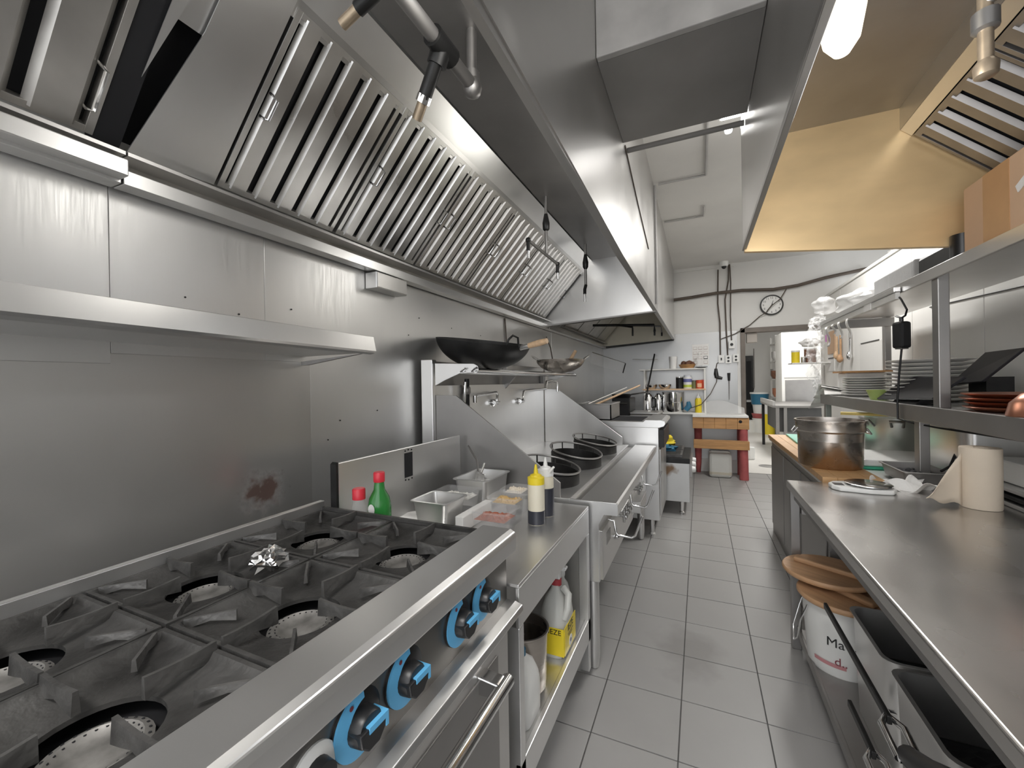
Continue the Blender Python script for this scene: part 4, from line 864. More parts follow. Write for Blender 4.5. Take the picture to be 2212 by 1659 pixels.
# switch boxes and conduits
def plate_box(label, x, z, kind, name='wall_outlet'):
    t = thing(name, label, 'outlet', (x, 7.12, z - .055)); build(MB().box(x - .038, x + .038, 7.085, 7.143, z - .058, z + .058), 'box', PLASTW, t, bev=.005)
    build(MB().box(x - .040, x + .040, 7.081, 7.086, z - .060, z + .060), 'plate', PLASTW, t, bev=.002)
    if kind == 's': build(MB().box(x - .008, x + .008, 7.068, 7.082, z - .018, z + .018), 'toggle', BLACKM, t)
    elif kind == 'o':
        for dz in (-.025, .025): build(MB().lathe([(.016, 0), (.016, .004), (.001, .004)], (x, 7.0815, z + dz), 14, rotx(R(90))), 'socket', BLACKM, t)
    else: build(MB().lathe([(.022, 0), (.02, .015), (.001, .016)], (x, 7.0815, z), 14, rotx(R(90))), 'dial', BLACKM, t)
plate_box('light switch plate, left of the three in a row', .31, 1.745, 's', 'wall_switch'); plate_box('double outlet plate, middle of the three in a row', .405, 1.735, 'o'); plate_box('dark framed outlet plate beside the door frame', .507, 1.75, 'o'); plate_box('square dial control above the row of outlets', .453, 1.96, 'd', 'wall_control')
pipe('wall_conduit', [(.285, 7.12, 3.12), (.275, 7.12, 2.6), (.30, 7.12, 2.3), (.30, 7.12, 1.80)], .010, 'left brown conduit dropping from the ceiling to the switch', 'conduit', CABLE)
pipe('wall_conduit', [(.43, 7.12, 3.18), (.425, 7.12, 2.95), (.375, 7.12, 2.65), (.385, 7.12, 2.2), (.40, 7.12, 1.80)], .010, 'middle brown conduit dropping to the double outlet', 'conduit', CABLE)
pipe('wall_conduit', [(.445, 7.12, 3.18), (.455, 7.12, 2.9), (.445, 7.12, 2.4), (.455, 7.12, 2.02)], .008, 'right brown conduit dropping to the dial control', 'conduit', CABLE)
solo(MB().tube([(-.36, 7.10, 2.715), (-.1, 7.10, 2.73), (.25, 7.10, 2.76), (.6, 7.10, 2.765), (1.0, 7.10, 2.735), (1.3, 7.10, 2.76), (1.62, 7.10, 2.83), (2.1, 7.1, 2.9)], .024, 10), 'cable_bundle', CABLE, 'thick sagging dark cable bundle along the back wall', 'cable', smooth=60)
solo(MB().tube([(1.16, 7.09, 2.72), (1.08, 7.06, 2.58), (.98, 7.055, 2.50), (.9, 7.06, 2.40), (.83, 7.11, 2.36), (.7, 7.12, 2.24), (.5, 7.12, 2.12), (.3, 7.12, 2.05)], .007, 6), 'clock_cable', CABLE, 'thin cable crossing the clock face down to the switches', 'cable', smooth=60)
cm = thing('security_camera', 'small white dome camera where ceiling meets the clock wall', 'camera', (.36, 7.0, 3.14))
build(MB().lathe([(.06, 3.2), (.06, 3.15), (.05, 3.13), (.001, 3.125)], (.36, 7.0, 0), 20), 'housing', PLASTW, cm, smooth=40); build(MB().lathe([(.035, 3.135), (.032, 3.11), (.018, 3.095), (.001, 3.09)], (.36, 6.99, 0), 16), 'dome', BLACK, cm, smooth=50)
ck = thing('wall_clock', 'round white wall clock with dark rim above the doorway', 'clock', (.982, 7.13, 2.37))
cm4 = (.982, 7.145, 2.515)
build(MB().lathe([(.145, 0), (.15, .02), (.145, .04), (.132, .042), (.130, .02), (.001, .02)], cm4, 40, rotx(R(90))), 'rim', BLACKM, ck, smooth=40)
build(MB().lathe([(.131, .021), (.131, .026), (.001, .026)], cm4, 40, rotx(R(90))), 'face', PAPER, ck)
for i in range(12):
    a = R(30 * (i + 1)); p = Vector((.982 + .105 * math.sin(a), 7.1185, 2.515 + .105 * math.cos(a)))
    text(str(i + 1), .042, basis(p, (1, 0, 0), (0, 0, 1)), 'numeral', BLACK, ck)
for (a, l, wd) in ((R(218), .10, .008), (R(18), .065, .010)):
    d_ = Vector((math.sin(a), 0, math.cos(a))); s_ = Vector((math.cos(a), 0, -math.sin(a))) * wd / 2; o_ = Vector((.982, 7.116, 2.515))
    vs = [o_ - s_ - d_ * .02, o_ + s_ - d_ * .02, o_ + s_ * .5 + d_ * l, o_ - s_ * .5 + d_ * l]; build(MB().add(vs + [v - Vector((0, .002, 0)) for v in vs], [(0, 1, 2, 3), (7, 6, 5, 4), (0, 4, 5, 1), (1, 5, 6, 2), (2, 6, 7, 3), (3, 7, 4, 0)]), 'clock_hand', BLACK, ck)
# hanging tools
pg = thing('plug_adapter', 'black plug hanging by its cord beside the shelves', 'plug', (.22, 7.1, 1.45)); build(MB().tube([(.235, 7.11, 1.60), (.235, 7.10, 1.52), (.245, 7.09, 1.46)], [.02, .032, .03], 10), 'plug_body', BLACK, pg, smooth=50); build(MB().tube([(.24, 7.1, 1.47), (.32, 7.09, 1.45)], [.03, .02], 8), 'plug_nose', BLACK, pg, smooth=50)
build(MB().tube([(.235, 7.11, 1.60), (.25, 7.12, 1.68), (.285, 7.12, 1.70)], .007, 6), 'cord', CABLE, pg, smooth=50)
sk = thing('sharpening_steel', 'knife sharpening steel with dark handle hanging on the wall', 'tool', (.41, 7.11, 1.12)); build(MB().tube([(.41, 7.11, 1.53), (.412, 7.11, 1.41)], [.022, .016], 10), 'handle', BLACK, sk, smooth=50); build(MB().tube([(.412, 7.11, 1.42), (.41, 7.11, 1.12)], [.008, .004], 8), 'rod', DULLST, sk, smooth=50)
# butcher block table
bk = thing('butcher_block', 'thick wooden butcher block table on red turned legs', 'table', (.27, 6.9, 0))
for i in range(5):
    x0 = -.10 + i * .146; build(MB().box(x0, x0 + .1445, 6.66, 7.12, .72, .885), 'block_plank', WOOD, bk, bev=.003)
build(MB().lathe([(.022, 0), (.022, .003), (.001, .003)], (.52, 6.6595, .83), 14, rotx(R(90))), 'bolt_hole', VOID, bk)
build(MB().box(-.09, .61, 6.64, 6.68, .43, .56), 'brace', WOOD, bk, bev=.004); build(MB().box(.60, .63, 6.66, 7.1, .43, .55), 'brace', WOOD, bk, bev=.004)
legp = [(.03, 0), (.042, .15), (.05, .4), (.056, .72)]
for (x, y) in ((-.03, 7.06), (.56, 6.71), (.56, 7.06)): build(MB().lathe(legp if x < 0 else [(.06, 0), (.058, .1), (.055, .72)], (x, y, 0), 16), 'leg', RED, bk, smooth=40)
solo(MB().box(.50, .62, 6.65, 6.77, 0, .001), 'floor_scrap', DULLST, 'flat grey scrap under the right red leg', 'scrap')
bd = solo(MB().box(-.10, .62, 6.64, 7.13, .885, .915), 'cutting_board', PLASTW, 'white plastic cutting board on the butcher block', 'board', bev=.004)
def bagf(u, v):
    x = -.02 + .62 * u; a = math.sin(9 * u + 2 * v) * math.sin(6 * v + u); return (x, 6.9 + .2 * v * (1 - .6 * v) + .02 * a, .918 + .20 * math.sin(math.pi * v) * (.4 + .6 * abs(math.sin(2.7 * u + .4))) + .012 * a)
solo(MB().grid(bagf, 26, 14), 'plastic_bag', WRAP, 'clear plastic bag slumped on the butcher block', 'bag', smooth=50)
fd = thing('water_jug', 'square translucent jug with liquid under the butcher block', 'jug', (.26, 6.80, 0))
build(MB().box(.11, .41, 6.72, 7.0, 0, .36), 'jug_body', MILKY, fd, bev=.04); build(MB().box(.1085, .4115, 6.7185, 7.0, .01, .12), 'contents', mat('cloudy_liquid', (.50, .46, .38), .4), fd, bev=.04)
solo(MB().box(.79, .88, 8.45, 8.54, 0, .22), 'plastic_jug', PLASTW, 'small white jug on the pale floor just past the door frame', 'jug', bev=.014)
solo(MB().lathe([(.001, 0), (.10, .0), (.13, .003), (.001, .004)], (1.0, 7.9, 0), 24), 'floor_mat', DULLST, 'dark round patch mat on the pale floor past the doorway', 'mat')

# ================================================================== RIGHT WORKTABLE
wt = thing('worktable', 'long stainless worktable in the right foreground', 'table', (1.0, 1.2, 0))
build(MB().prism([(.42, .842), (.42, .876), (.424, .88), (1.55, .88), (1.55, .842)], 'y', -.7, 2.65), 'top', TABLEST, wt, bev=.003)
build(MB().box(.445, .475, -.6, 2.63, .79, .842), 'front_apron', DULLST, wt)
build(MB().box(.475, 1.52, 2.58, 2.61, .72, .842), 'end_apron', DULLST, wt)
for (x, y) in ((.45, 2.615), (1.5, 2.615), (.45, -.55), (1.5, -.55)): build(MB().box(x - .022, x + .022, y - .022, y + .022, 0, .842), 'leg', DULLST, wt, bev=.004)
build(MB().box(.46, 1.52, -.58, 2.59, .098, .112), 'lower_shelf', DULLST, wt); build(MB().box(.448, .462, -.58, 2.59, .085, .125), 'shelf_edge', DULLST, wt, bev=.003)
# bucket with wooden lids
bu = thing('bucket', 'white plastic bucket with wire handle under the worktable', 'bucket', (.575, 2.345, .112))
build(MB().lathe([(.001, 0), (.122, 0), (.126, .008), (.146, .30), (.152, .302), (.152, .315), (.143, .315), (.122, .01), (.001, .006)], (0, 0, 0), 36), 'pail', PLASTW, bu, w=False, smooth=40)
build(MB().tube([(-.138, -.062, .275), (-.165, -.06, .20), (-.172, -.03, .10), (-.178, .02, .06), (-.17, .07, .11), (-.14, .095, .20), (-.115, .10, .275)], .0035, 6), 'wire_handle', CHROME, bu, w=False, smooth=60)
def curved(txt, z, a0, size, r, material, name):
    vs, fs = text_mesh(txt, size); mb = MB()
    mb.add([Vector(((r + .001 + v.z) * math.cos(a0 + v.x / r), (r + .001 + v.z) * math.sin(a0 + v.x / r), z + v.y)) for v in vs], fs); build(mb, name, material, bu, w=False)
curved('Ma', .155, R(-112), .055, .137, BLACK, 'lettering'); curved('d..', .075, R(-104), .05, .132, MAROON, 'lettering')
m = MB(); pts = [(.1312 * math.cos(R(a)), .1312 * math.sin(R(a))) for a in range(-150, -90, 6)]
m.add([(x, y, .045) for x, y in pts] + [(x * 1.012, y * 1.012, .062) for x, y in pts], [(i, i + 1, len(pts) + i + 1, len(pts) + i) for i in range(len(pts) - 1)]); build(m, 'red_stripe', mat('faded_red', (.55, .25, .26), .5), bu, w=False)
def peel(label, c, r, rz):
    t = thing('round_wood_board', label, 'board', c, rz)
    build(MB().lathe([(.001, 0), (r - .006, 0), (r, .008), (r, .018), (r - .005, .024), (.001, .024)], (0, 0, 0), 40), 'disc', WOODB, t, w=False, smooth=40)
    build(MB().obox((0, 0, .036), (.05, r * 1.5, .024)), 'grip_batten', WOODB, t, w=False, bev=.008)
peel('lower round wooden board resting directly on the white bucket', (.58, 2.31, .43), .178, R(40)); peel('upper round wooden board jutting out toward the aisle', (.55, 2.44, .48), .185, R(60))
for i, (y0, y1) in enumerate(((1.72, 2.10), (1.32, 1.70), (.90, 1.30))):
    hotel_pan(f'{["farthest", "middle", "nearest"][i]} deep steel pan on the shelf under the worktable', .535, .98, y0, y1, .50, .113, STEEL, name='deep_pan', group='deep pans under the worktable', fill='dark_contents', fmat=VOID, fz=.55)
def server(label, x, z, ya, yb, zt, yg):
    t = thing('long_handled_scoop', label, 'utensil', (x, yb, z))
    build(MB().box(x - .006, x + .006, yb, ya, z - .012, z + .012), 'flat_bar', BLACKM, t, bev=.003)
    build(MB().tube([(x - .022, yb - .12, z - .01), (x - .024, yb - .02, z), (x, yb + .025, z), (x + .024, yb - .02, z), (x + .022, yb - .12, z - .01), (x - .022, yb - .12, z - .01)], .009, 10), 'bail', CHROME, t, smooth=60)
    build(MB().tube([(x, yb - .11, z - .005), (x + .01, yb - .2, z + .03), (x + .015, yg, zt)], [.024, .03, .028], 12), 'grip', BLACK, t, smooth=50)
server('black gripped utensil with bright steel bail lying along the pans', .455, .50, 2.06, 1.43, .66, 1.02); server('lower black gripped utensil at the bottom edge under the table', .45, .32, 1.75, 1.53, .42, 1.2)

# ------------------------------------------------------------------ cabinet table with wooden board
cb = thing('prep_cabinet', 'steel prep cabinet with wooden board top beyond the worktable', 'cabinet', (1.05, 3.7, 0))
build(MB().box(.615, 1.55, 2.69, 4.57, .0, .845), 'body', DULLST, cb, bev=.004)
build(MB().box(.60, 1.55, 2.68, 4.62, .845, .872), 'top', STEEL, cb, bev=.003)
for k in range(3): build(MB().box(.607, .615, 2.72 + k * .62, 3.31 + k * .62, .08, .80), 'door', DULLST, cb, bev=.003)
cbd = thing('cutting_board', 'long wooden cutting board along the edge of the prep cabinet', 'board', (.71, 3.6, .872))
for k in range(4): build(MB().box(.585 + k * .066, .6505 + k * .066, 2.665, 4.56, .873, .905), 'board_plank', WOODL, cbd, bev=.002)
sp_ = thing('stock_pot', 'wide steel pot with scorched lower wall on the wooden board', 'pot', (.70, 3.02, .905))
build(MB().lathe([(.001, 0), (.145, 0), (.155, .012), (.158, .20), (.162, .21), (.168, .215), (.168, .262), (.174, .27), (.174, .277), (.164, .277), (.160, .21), (.150, .012), (.001, .006)], (0, 0, 0), 48), 'pot_wall', stain(mat('scorched_pot_steel', (.50, .46, .42), .28, .95, .15, 5., (1, 1, 3), .03, 12., .08), (.70, 3.02, .90), (.6, .6, .17), (.36, .21, .09), .85, 7., .8), sp_, w=False, smooth=40)
for s in (-1, 1): build(MB().tube([(s * .165, -.04, .23), (s * .185, -.035, .20), (s * .185, .035, .20), (s * .165, .04, .23)], .006, 8), 'handle', STEEL, sp_, w=False, smooth=60)
solo(MB().prism([(.70, 3.95), (1.02, 3.85), (1.10, 4.45), (.72, 4.52)], 'z', .906, .920), 'cutting_board', MINT, 'mint green cutting board behind the scorched pot', 'board', bev=.003)
gb2 = thing('cutting_board', 'white board with green underside behind the scorched pot', 'board', (1.08, 3.35, .873)); build(MB().box(.90, 1.30, 3.17, 3.62, .888, .93), 'white_layer', PLASTW, gb2, bev=.01); build(MB().box(.89, 1.31, 3.155, 3.63, .873, .888), 'green_layer', GREENP, gb2, bev=.004)
ap = thing('stock_pot', 'pale aluminium pot with side handles beneath the plate shelf', 'pot', (1.33, 3.95, .873))
build(MB().lathe([(.001, 0), (.18, 0), (.19, .012), (.192, .26), (.198, .266), (.198, .272), (.186, .272), (.182, .012), (.001, .006)], (0, 0, 0), 44), 'pot_wall', ALU, ap, w=False, smooth=40)
for a in (200, 250): build(MB().tube([(.19 * math.cos(R(a - 9)), .19 * math.sin(R(a - 9)), .20), (.235 * math.cos(R(a - 9)), .235 * math.sin(R(a - 9)), .24), (.235 * math.cos(R(a + 9)), .235 * math.sin(R(a + 9)), .24), (.19 * math.cos(R(a + 9)), .19 * math.sin(R(a + 9)), .20)], .009, 8), 'handle', DULLST, ap, w=False, smooth=60)
solo(MB().tube([(.95, 3.80, 1.165), (1.50, 3.62, 1.162)], .012, 10), 'yellow_stick', mat('yellow_wood', (.66, .52, .16), .5, 0, .1), 'long yellow stick lying across the aluminium pot', 'stick', smooth=50)
# steel containers at the right
hotel_pan('large lidded steel container under the middle shelf', 1.16, 1.53, 2.72, 3.25, 1.16, .89, STEEL, name='steel_container', fill='lid_sheet', fmat=DULLST, fz=.93)
for i in range(3):
    solo(MB().prism([(1.16, 2.14), (1.52, 2.14), (1.52, 2.64), (1.16, 2.64)], 'z', .8805 + i * .03, .9 + i * .03), 'sheet_pan', STEEL if i != 1 else BLACKM, f'{["bottom", "middle", "top"][i]} shallow tray of the stack right of the paper towel', 'tray', group='trays beside the towel roll', bev=.006)
solo(MB().box(1.2, 1.5, 2.2, 2.62, .963, 1.06), 'white_box', PLASTW, 'white box on the shallow trays right of the paper towel', 'box', bev=.01)
hotel_pan('dark shallow pan behind the paper towel roll', .93, 1.14, 2.72, 3.05, .945, .881, DULLST, name='dark_pan', fill='dark_contents', fmat=VOID, fz=.5)
# paper towel
tw = thing('paper_towel_roll', 'upright kraft paper towel roll with a loose torn sheet', 'paper towel', (1.055, 2.36, .88))
build(MB().lathe([(.02, .001), (.060, .001), (.062, .006), (.062, .246), (.060, .25), (.02, .25)], (0, 0, 0), 40, close=True), 'roll', TOWEL, tw, w=False, smooth=40)
def shf(u, v):
    # loose sheet from the roll tangent, torn at the bottom
    x = -.062 - .135 * u; top = .225 - .17 * u; bot = .005 + .008 * math.sin(9 * u) + .028 * u; return (x + .02 * v * u, -.01 - .05 * u + .006 * math.sin(4 * u), bot + (top - bot) * v)
build(MB().grid(shf, 10, 6), 'loose_sheet', TOWEL, tw, w=False, smooth=50, solid=.002)
# kitchen scale
ks = thing('kitchen_scale', 'white kitchen scale with round steel platform on the worktable', 'scale', (.71, 2.53, .8805))
build(MB().prism([(-.125, -.03), (-.10, -.065), (.02, -.085), (.10, -.075), (.125, -.03), (.125, .05), (.09, .09), (-.03, .095), (-.10, .07), (-.125, .03)], 'z', 0, .022), 'body', PLASTW, ks, w=False, bev=.007)
build(MB().lathe([(.001, .026), (.085, .026), (.092, .030), (.092, .034), (.086, .036), (.001, .033)], (.028, .005, 0), 40), 'platform', CHROME, ks, w=False, smooth=40)
build(MB().box(-.112, -.072, -.028, .022, .0222, .0232), 'display', BLACK, ks, w=False)
def tisf(u, v): return (.80 + .20 * u + .02 * math.sin(7 * v), 2.55 + .16 * v + .02 * math.sin(9 * u), .90 + .028 * math.sin(7 * u + 2) * math.sin(8 * v + 1) + .012 * math.sin(17 * u * v + 3))
solo(MB().grid(tisf, 18, 18), 'tissue', PAPER, 'crumpled white tissue behind the kitchen scale', 'tissue', solid=.002)

# ================================================================== OVERSHELF
ov = thing('overshelf', 'two tier stainless overshelf holding plates above the right tables', 'shelf', (1.27, 2.2, .88))
build(MB().box(1.05, 1.52, -.4, 4.55, 1.935, 1.955), 'shelf_board', STEEL, ov); build(MB().box(1.04, 1.052, -.4, 4.55, 1.90, 1.958), 'front_lip', HOODST, ov, bev=.003)
build(MB().box(1.05, 1.52, -.4, 4.75, 1.255, 1.272), 'shelf_board', STEEL, ov); build(MB().box(1.035, 1.052, -.4, 4.75, 1.19, 1.275), 'front_lip', DULLST, ov, bev=.003)
build(MB().box(1.06, 1.5, 4.50, 4.54, 1.86, 1.93), 'end_beam', DULLST, ov)
for (x, y, z0, z1) in ((1.075, 2.70, 1.272, 1.935), (1.075, 2.905, .872, 1.255), (1.48, 4.60, 1.272, 1.935), (1.075, 4.68, .872, 1.255), (1.48, 4.68, .872, 1.255), (1.48, 2.70, 1.272, 1.935)):
    build(MB().box(x - .022, x + .022, y - .03, y + .03, z0, z1), 'post', DULLST, ov, bev=.004)
# ticket rail on the upper lip
tr_ = thing('ticket_rail', 'slim order ticket rail along the upper shelf edge', 'rail', (1.02, 3.7, 1.86)); build(MB().box(1.005, 1.038, 3.02, 4.60, 1.905, 1.935), 'rail_top', STEEL, tr_, bev=.004); build(MB().box(1.012, 1.034, 3.02, 4.60, 1.865, 1.903), 'rail_face', WHITE, tr_, bev=.002)
build(MB().box(1.008, 1.040, 3.38, 3.50, 1.862, 1.912), 'tape_wrap', PAPER, tr_)
TICK = mat('pink_ticket', (.70, .25, .62), .7, 0, .1)
for i, (y, l, wd, mm) in enumerate(((4.40, .17, .07, PAPER), (4.05, .13, .06, PAPER), (3.85, .15, .05, PAPER), (4.22, .08, .06, PAPER))):
    t = thing('order_ticket', ['paper ticket with pink writing hanging at the far rail end', 'longest plain ticket strip in the middle of the rail', 'curled ticket strip nearest the adapter', 'short ticket stub between two longer strips'][i], 'ticket', (1.02, y, 1.865 - l))
    build(MB().grid(lambda u, v: (1.018 + .012 * math.sin(5 * v + y), y + wd * (u - .5), 1.868 - l * v), 3, 8), 'slip', mm, t, smooth=60, solid=.001)
    if i == 0: build(MB().box(1.005, 1.0065, y - .02, y + .02, 1.74, 1.80), 'pink_mark', TICK, t)
# power adapter hanging from the upper shelf
ad = thing('power_adapter', 'black power adapter hanging by its cord below the upper shelf', 'adapter', (1.03, 3.0, 1.575))
build(MB().obox((1.03, 3.0, 1.66), (.062, .062, .15), rotz(R(25))), 'brick', BLACK, ad, bev=.014)
build(MB().obox((1.03, 3.0, 1.5835), (.04, .04, .004), rotz(R(25))), 'bottom_label', DULLST, ad); build(MB().tube([(1.03, 3.0, 1.72), (1.03, 3.0, 1.76)], .010, 8), 'strain_relief', BLACK, ad)
build(MB().tube([(1.03, 3.09, 1.92), (1.03, 3.0, 1.86), (1.03, 2.93, 1.79), (1.03, 2.95, 1.762), (1.03, 3.0, 1.755), (1.03, 3.07, 1.775)], .005, 6), 'hanger_cord', BLACK, ad, smooth=60)
build(MB().tube([(1.03, 3.0, 1.59), (1.028, 3.03, 1.45), (1.028, 3.06, 1.30), (1.025, 3.05, 1.19), (1.05, 2.95, 1.175), (1.10, 2.8, 1.165), (1.2, 2.3, 1.16)], .005, 6), 'power_cord', BLACK, ad, smooth=60)
# stacks of plates on the middle shelf
ORD2 = ['first', 'second', 'third', 'fourth', 'fifth', 'sixth', 'seventh', 'eighth', 'ninth', 'tenth', 'eleventh']
def stack(label, grp, cx, cy, r, n, dz, z0, cat='plate'):
    first = None
    for i in range(n):
        if first is None:
            first = solo(MB().lathe([(.001, 0), (r * .6, 0), (r * .97, .018), (r, .021), (r * .97, .024), (r * .6, .006), (.001, .006)], (cx, cy, z0), 40), 'plate', CERAM, '', cat, grp, smooth=40)
            o = first
        else:
            o = first.copy(); COL.objects.link(o)
        o.location = (cx + random.uniform(-.004, .004), cy + random.uniform(-.004, .004), z0 + i * dz)
        o['label'] = f'{"bottom" if i == 0 else "top" if i == n - 1 else ORD2[i]} white plate up in the {label}'
stack('smaller plate stack at the far end of the shelf', 'smaller plate stack', 1.24, 4.30, .155, 8, .019, 1.2725)
stack('large plate stack behind the shelf post', 'large plate stack', 1.30, 3.42, .205, 11, .0235, 1.2725)
bb = solo(MB().prism([(1.12, 4.42), (1.46, 4.42), (1.46, 4.70), (1.12, 4.70)], 'z', 1.47, 1.485), 'serving_board', WOOD, 'thin brown wooden board behind the smaller plate stack', 'board')
solo(MB().box(1.16, 1.44, 4.48, 4.72, 1.273, 1.47), 'white_container', PLASTW, 'white container under the thin brown board', 'container', bev=.01)
lb = solo(MB().lathe([(.001, 0), (.045, 0), (.068, .065), (.070, .068), (.062, .066), (.04, .006), (.001, .006)], (1.13, 3.66, 1.2725), 30), 'small_bowl', LIME, 'small lime green bowl in front of the plate stacks', 'bowl', smooth=40)
# tablets
tb = thing('tablet', 'black tablet lying propped against the shelf post', 'tablet', (1.14, 3.25, 1.2725)); mm_ = rotz(R(90)) @ rotx(R(-38))
build(MB().add([(1.075, 3.52, 1.285), (1.075, 2.80, 1.315), (1.19, 2.78, 1.425), (1.19, 3.40, 1.425), (1.085, 3.52, 1.277), (1.085, 2.80, 1.307), (1.2, 2.78, 1.417), (1.2, 3.40, 1.417)], [(0, 1, 2, 3), (7, 6, 5, 4), (0, 4, 5, 1), (1, 5, 6, 2), (2, 6, 7, 3), (3, 7, 4, 0)]), 'screen_slab', SCREEN, tb, bev=.002)
build(MB().prism([(1.085, 1.2735), (1.2, 1.2735), (1.2, 1.41), (1.19, 1.41)], 'y', 3.0, 3.3), 'stand_foot', BLACK, tb)
tb = thing('tablet', 'tilted black tablet standing behind the copper trays', 'tablet', (1.33, 2.9, 1.2725))
build(MB().add([(1.26, 3.09, 1.38), (1.26, 2.80, 1.40), (1.38, 2.74, 1.555), (1.38, 3.03, 1.55), (1.272, 3.10, 1.375), (1.272, 2.80, 1.395), (1.392, 2.74, 1.55), (1.392, 3.04, 1.545)], [(0, 1, 2, 3), (7, 6, 5, 4), (0, 4, 5, 1), (1, 5, 6, 2), (2, 6, 7, 3), (3, 7, 4, 0)]), 'screen_slab', SCREEN, tb, bev=.002)
build(MB().box(1.30, 1.40, 2.85, 3.0, 1.2735, 1.42), 'stand', BLACKM, tb)
# copper trays and dome
first = None
for i in range(4):
    if first is None:
        first = solo(MB().lathe([(.001, 0), (.17, 0), (.21, .016), (.214, .020), (.208, .021), (.168, .005), (.001, .005)], (1.27, 2.42, 1.29), 44), 'copper_tray', COPPER, '', 'tray', 'copper trays on the middle shelf', smooth=40); o = first
    else: o = first.copy(); COL.objects.link(o)
    o.location = (1.27 + .01 * (i % 2), 2.45 + .012 * i, 1.2735 + i * .0185)
    o['label'] = f'{["bottom", "second", "third", "top"][i]} round copper tray of the stack right of the post'
solo(MB().lathe([(.105, 0), (.11, .004), (.10, .05), (.07, .085), (.03, .10), (.001, .103)], (1.14, 2.13, 1.2735), 36), 'copper_dome', COPPER, 'copper dome cover at the right edge of the frame', 'cover', smooth=50)
pipe('shelf_cable', [(1.4, 2.5, 1.38), (1.42, 2.3, 1.43), (1.45, 2.1, 1.40)], .006, 'black cable loop above the copper trays', 'cable', BLACK)
pipe('wall_wire', [(1.61, 4.2, 1.955), (1.61, 3.1, 1.905), (1.61, 2.5, 1.88)], .004, 'thin black wire stretched along the white right wall', 'cable', BLACK)
pc_ = thing('charger_plug', 'black charger plug hanging under the middle shelf', 'plug', (1.19, 2.86, 1.10)); build(MB().obox((1.20, 2.86, 1.145), (.05, .05, .09)), 'plug_body', BLACK, pc_, bev=.008); build(MB().tube([(1.20, 2.86, 1.11), (1.19, 2.85, 1.05), (1.15, 2.82, .97), (1.10, 2.78, .95)], .006, 6), 'cord', BLACK, pc_, smooth=60)
# things on the upper shelf
cx = thing('cardboard_box', 'taped brown cardboard box on the upper shelf', 'box', (1.16, 2.26, 1.956))
build(MB().box(1.075, 1.25, 2.02, 2.50, 1.956, 2.25), 'carton', CARD, cx, bev=.006); build(MB().box(1.0735, 1.075, 2.20, 2.36, 1.97, 2.247), 'tape_strip', TAPE, cx); build(MB().obox((1.072, 2.11, 2.13), (.003, .10, .03), rotx(R(-25))), 'label_strip', PAPER, cx)
solo(MB().prism([(1.10, 2.64), (1.45, 2.64), (1.45, 3.0), (1.10, 3.0)], 'z', 1.956, 2.075), 'black_tub', BLACKM, 'black tub between the carton and the wrapped tray on the upper shelf', 'tub', bev=.02)
solo(MB().lathe([(.001, 0), (.045, 0), (.045, .11), (.001, .11)], (1.10, 2.56, 1.957), 20), 'black_cup', BLACK, 'black cup beside the carton on the upper shelf', 'cup', smooth=40)
wp = thing('wrapped_tray', 'grey tray wrapped in clear film on the upper shelf', 'tray', (1.3, 3.5, 1.956)); build(MB().box(1.16, 1.46, 3.2, 3.82, 1.956, 2.12), 'tray_body', mat('grey_tray', (.52, .52, .52), .5), wp, bev=.01)
build(MB().grid(lambda u, v: (1.155, 3.22 + .34 * u, 1.957 + .166 * v + .004 * math.sin(30 * u) * math.sin(20 * v)), 16, 8), 'film', WRAP, wp, smooth=50)
def bigbag(label, cx, cy, cz, rx, ry, rz_, seed, name='bag_of_foam_boxes', material=WRAP, amp=.25): return solo(blob(cx, cy, cz, rx, ry, rz_, seed, amp, 26, 16), name, material, label, 'bag', smooth=60)
BAGW = mat('frosted_bag', (.84, .84, .83), .35, 0, .05, 9., alpha=.75, bump=.5, bscale=25.)
bigbag('frosted plastic bag heaped on the far end of the upper shelf', 1.25, 4.25, 2.05, .18, .32, .095, 11, material=BAGW); bigbag('smaller clear bag beside the wrapped tray', 1.22, 3.98, 2.02, .14, .2, .065, 13)
bigbag('twisted knot of clear wrap sticking out past the upper shelf end', 1.10, 4.85, 2.12, .09, .11, .085, 17)
def drape(u, v):
    z = 2.02 - .72 * v; a = math.sin(9 * u + 7 * v) * math.sin(11 * v + 3 * u)
    j = lambda: random.uniform(-.014, .014)
    return (1.02 + .05 * a - .03 * math.sin(3 * v) + j(), j() + 4.58 + .40 * u * (1 - .35 * v) + .05 * math.sin(6 * v + 2) + .03 * a, z + .03 * a)
solo(MB().grid(drape, 22, 40), 'hanging_wrap', WRAP, 'clear plastic wrap draped down over the far shelf ends', 'wrap')
for i in range(3):
    solo(MB().grid(lambda u, v: (1.0 + .25 * v + .03 * math.sin(3 * u), 4.45 + i * .1 + .42 * u, 1.283 + .018 * i + .06 * math.sin(2.6 * u + i) * (1 - v) - .14 * max(0, u - .45) * (1 + .4 * i)), 12, 8), 'paper_sheet', PAPER,
         f'{["lowest", "middle", "topmost"][i]} white paper sheet curling off the far end of the middle shelf', 'paper', group='papers on the middle shelf end', smooth=50, solid=.0015)
solo(MB().lathe([(.001, 0), (.05, 0), (.10, .06), (.097, .062), (.045, .006), (.001, .006)], (1.76, 5.1, 2.571), 28), 'steel_bowl', STEEL, 'steel bowl on the white wall ledge under the amber hood', 'bowl', smooth=40)

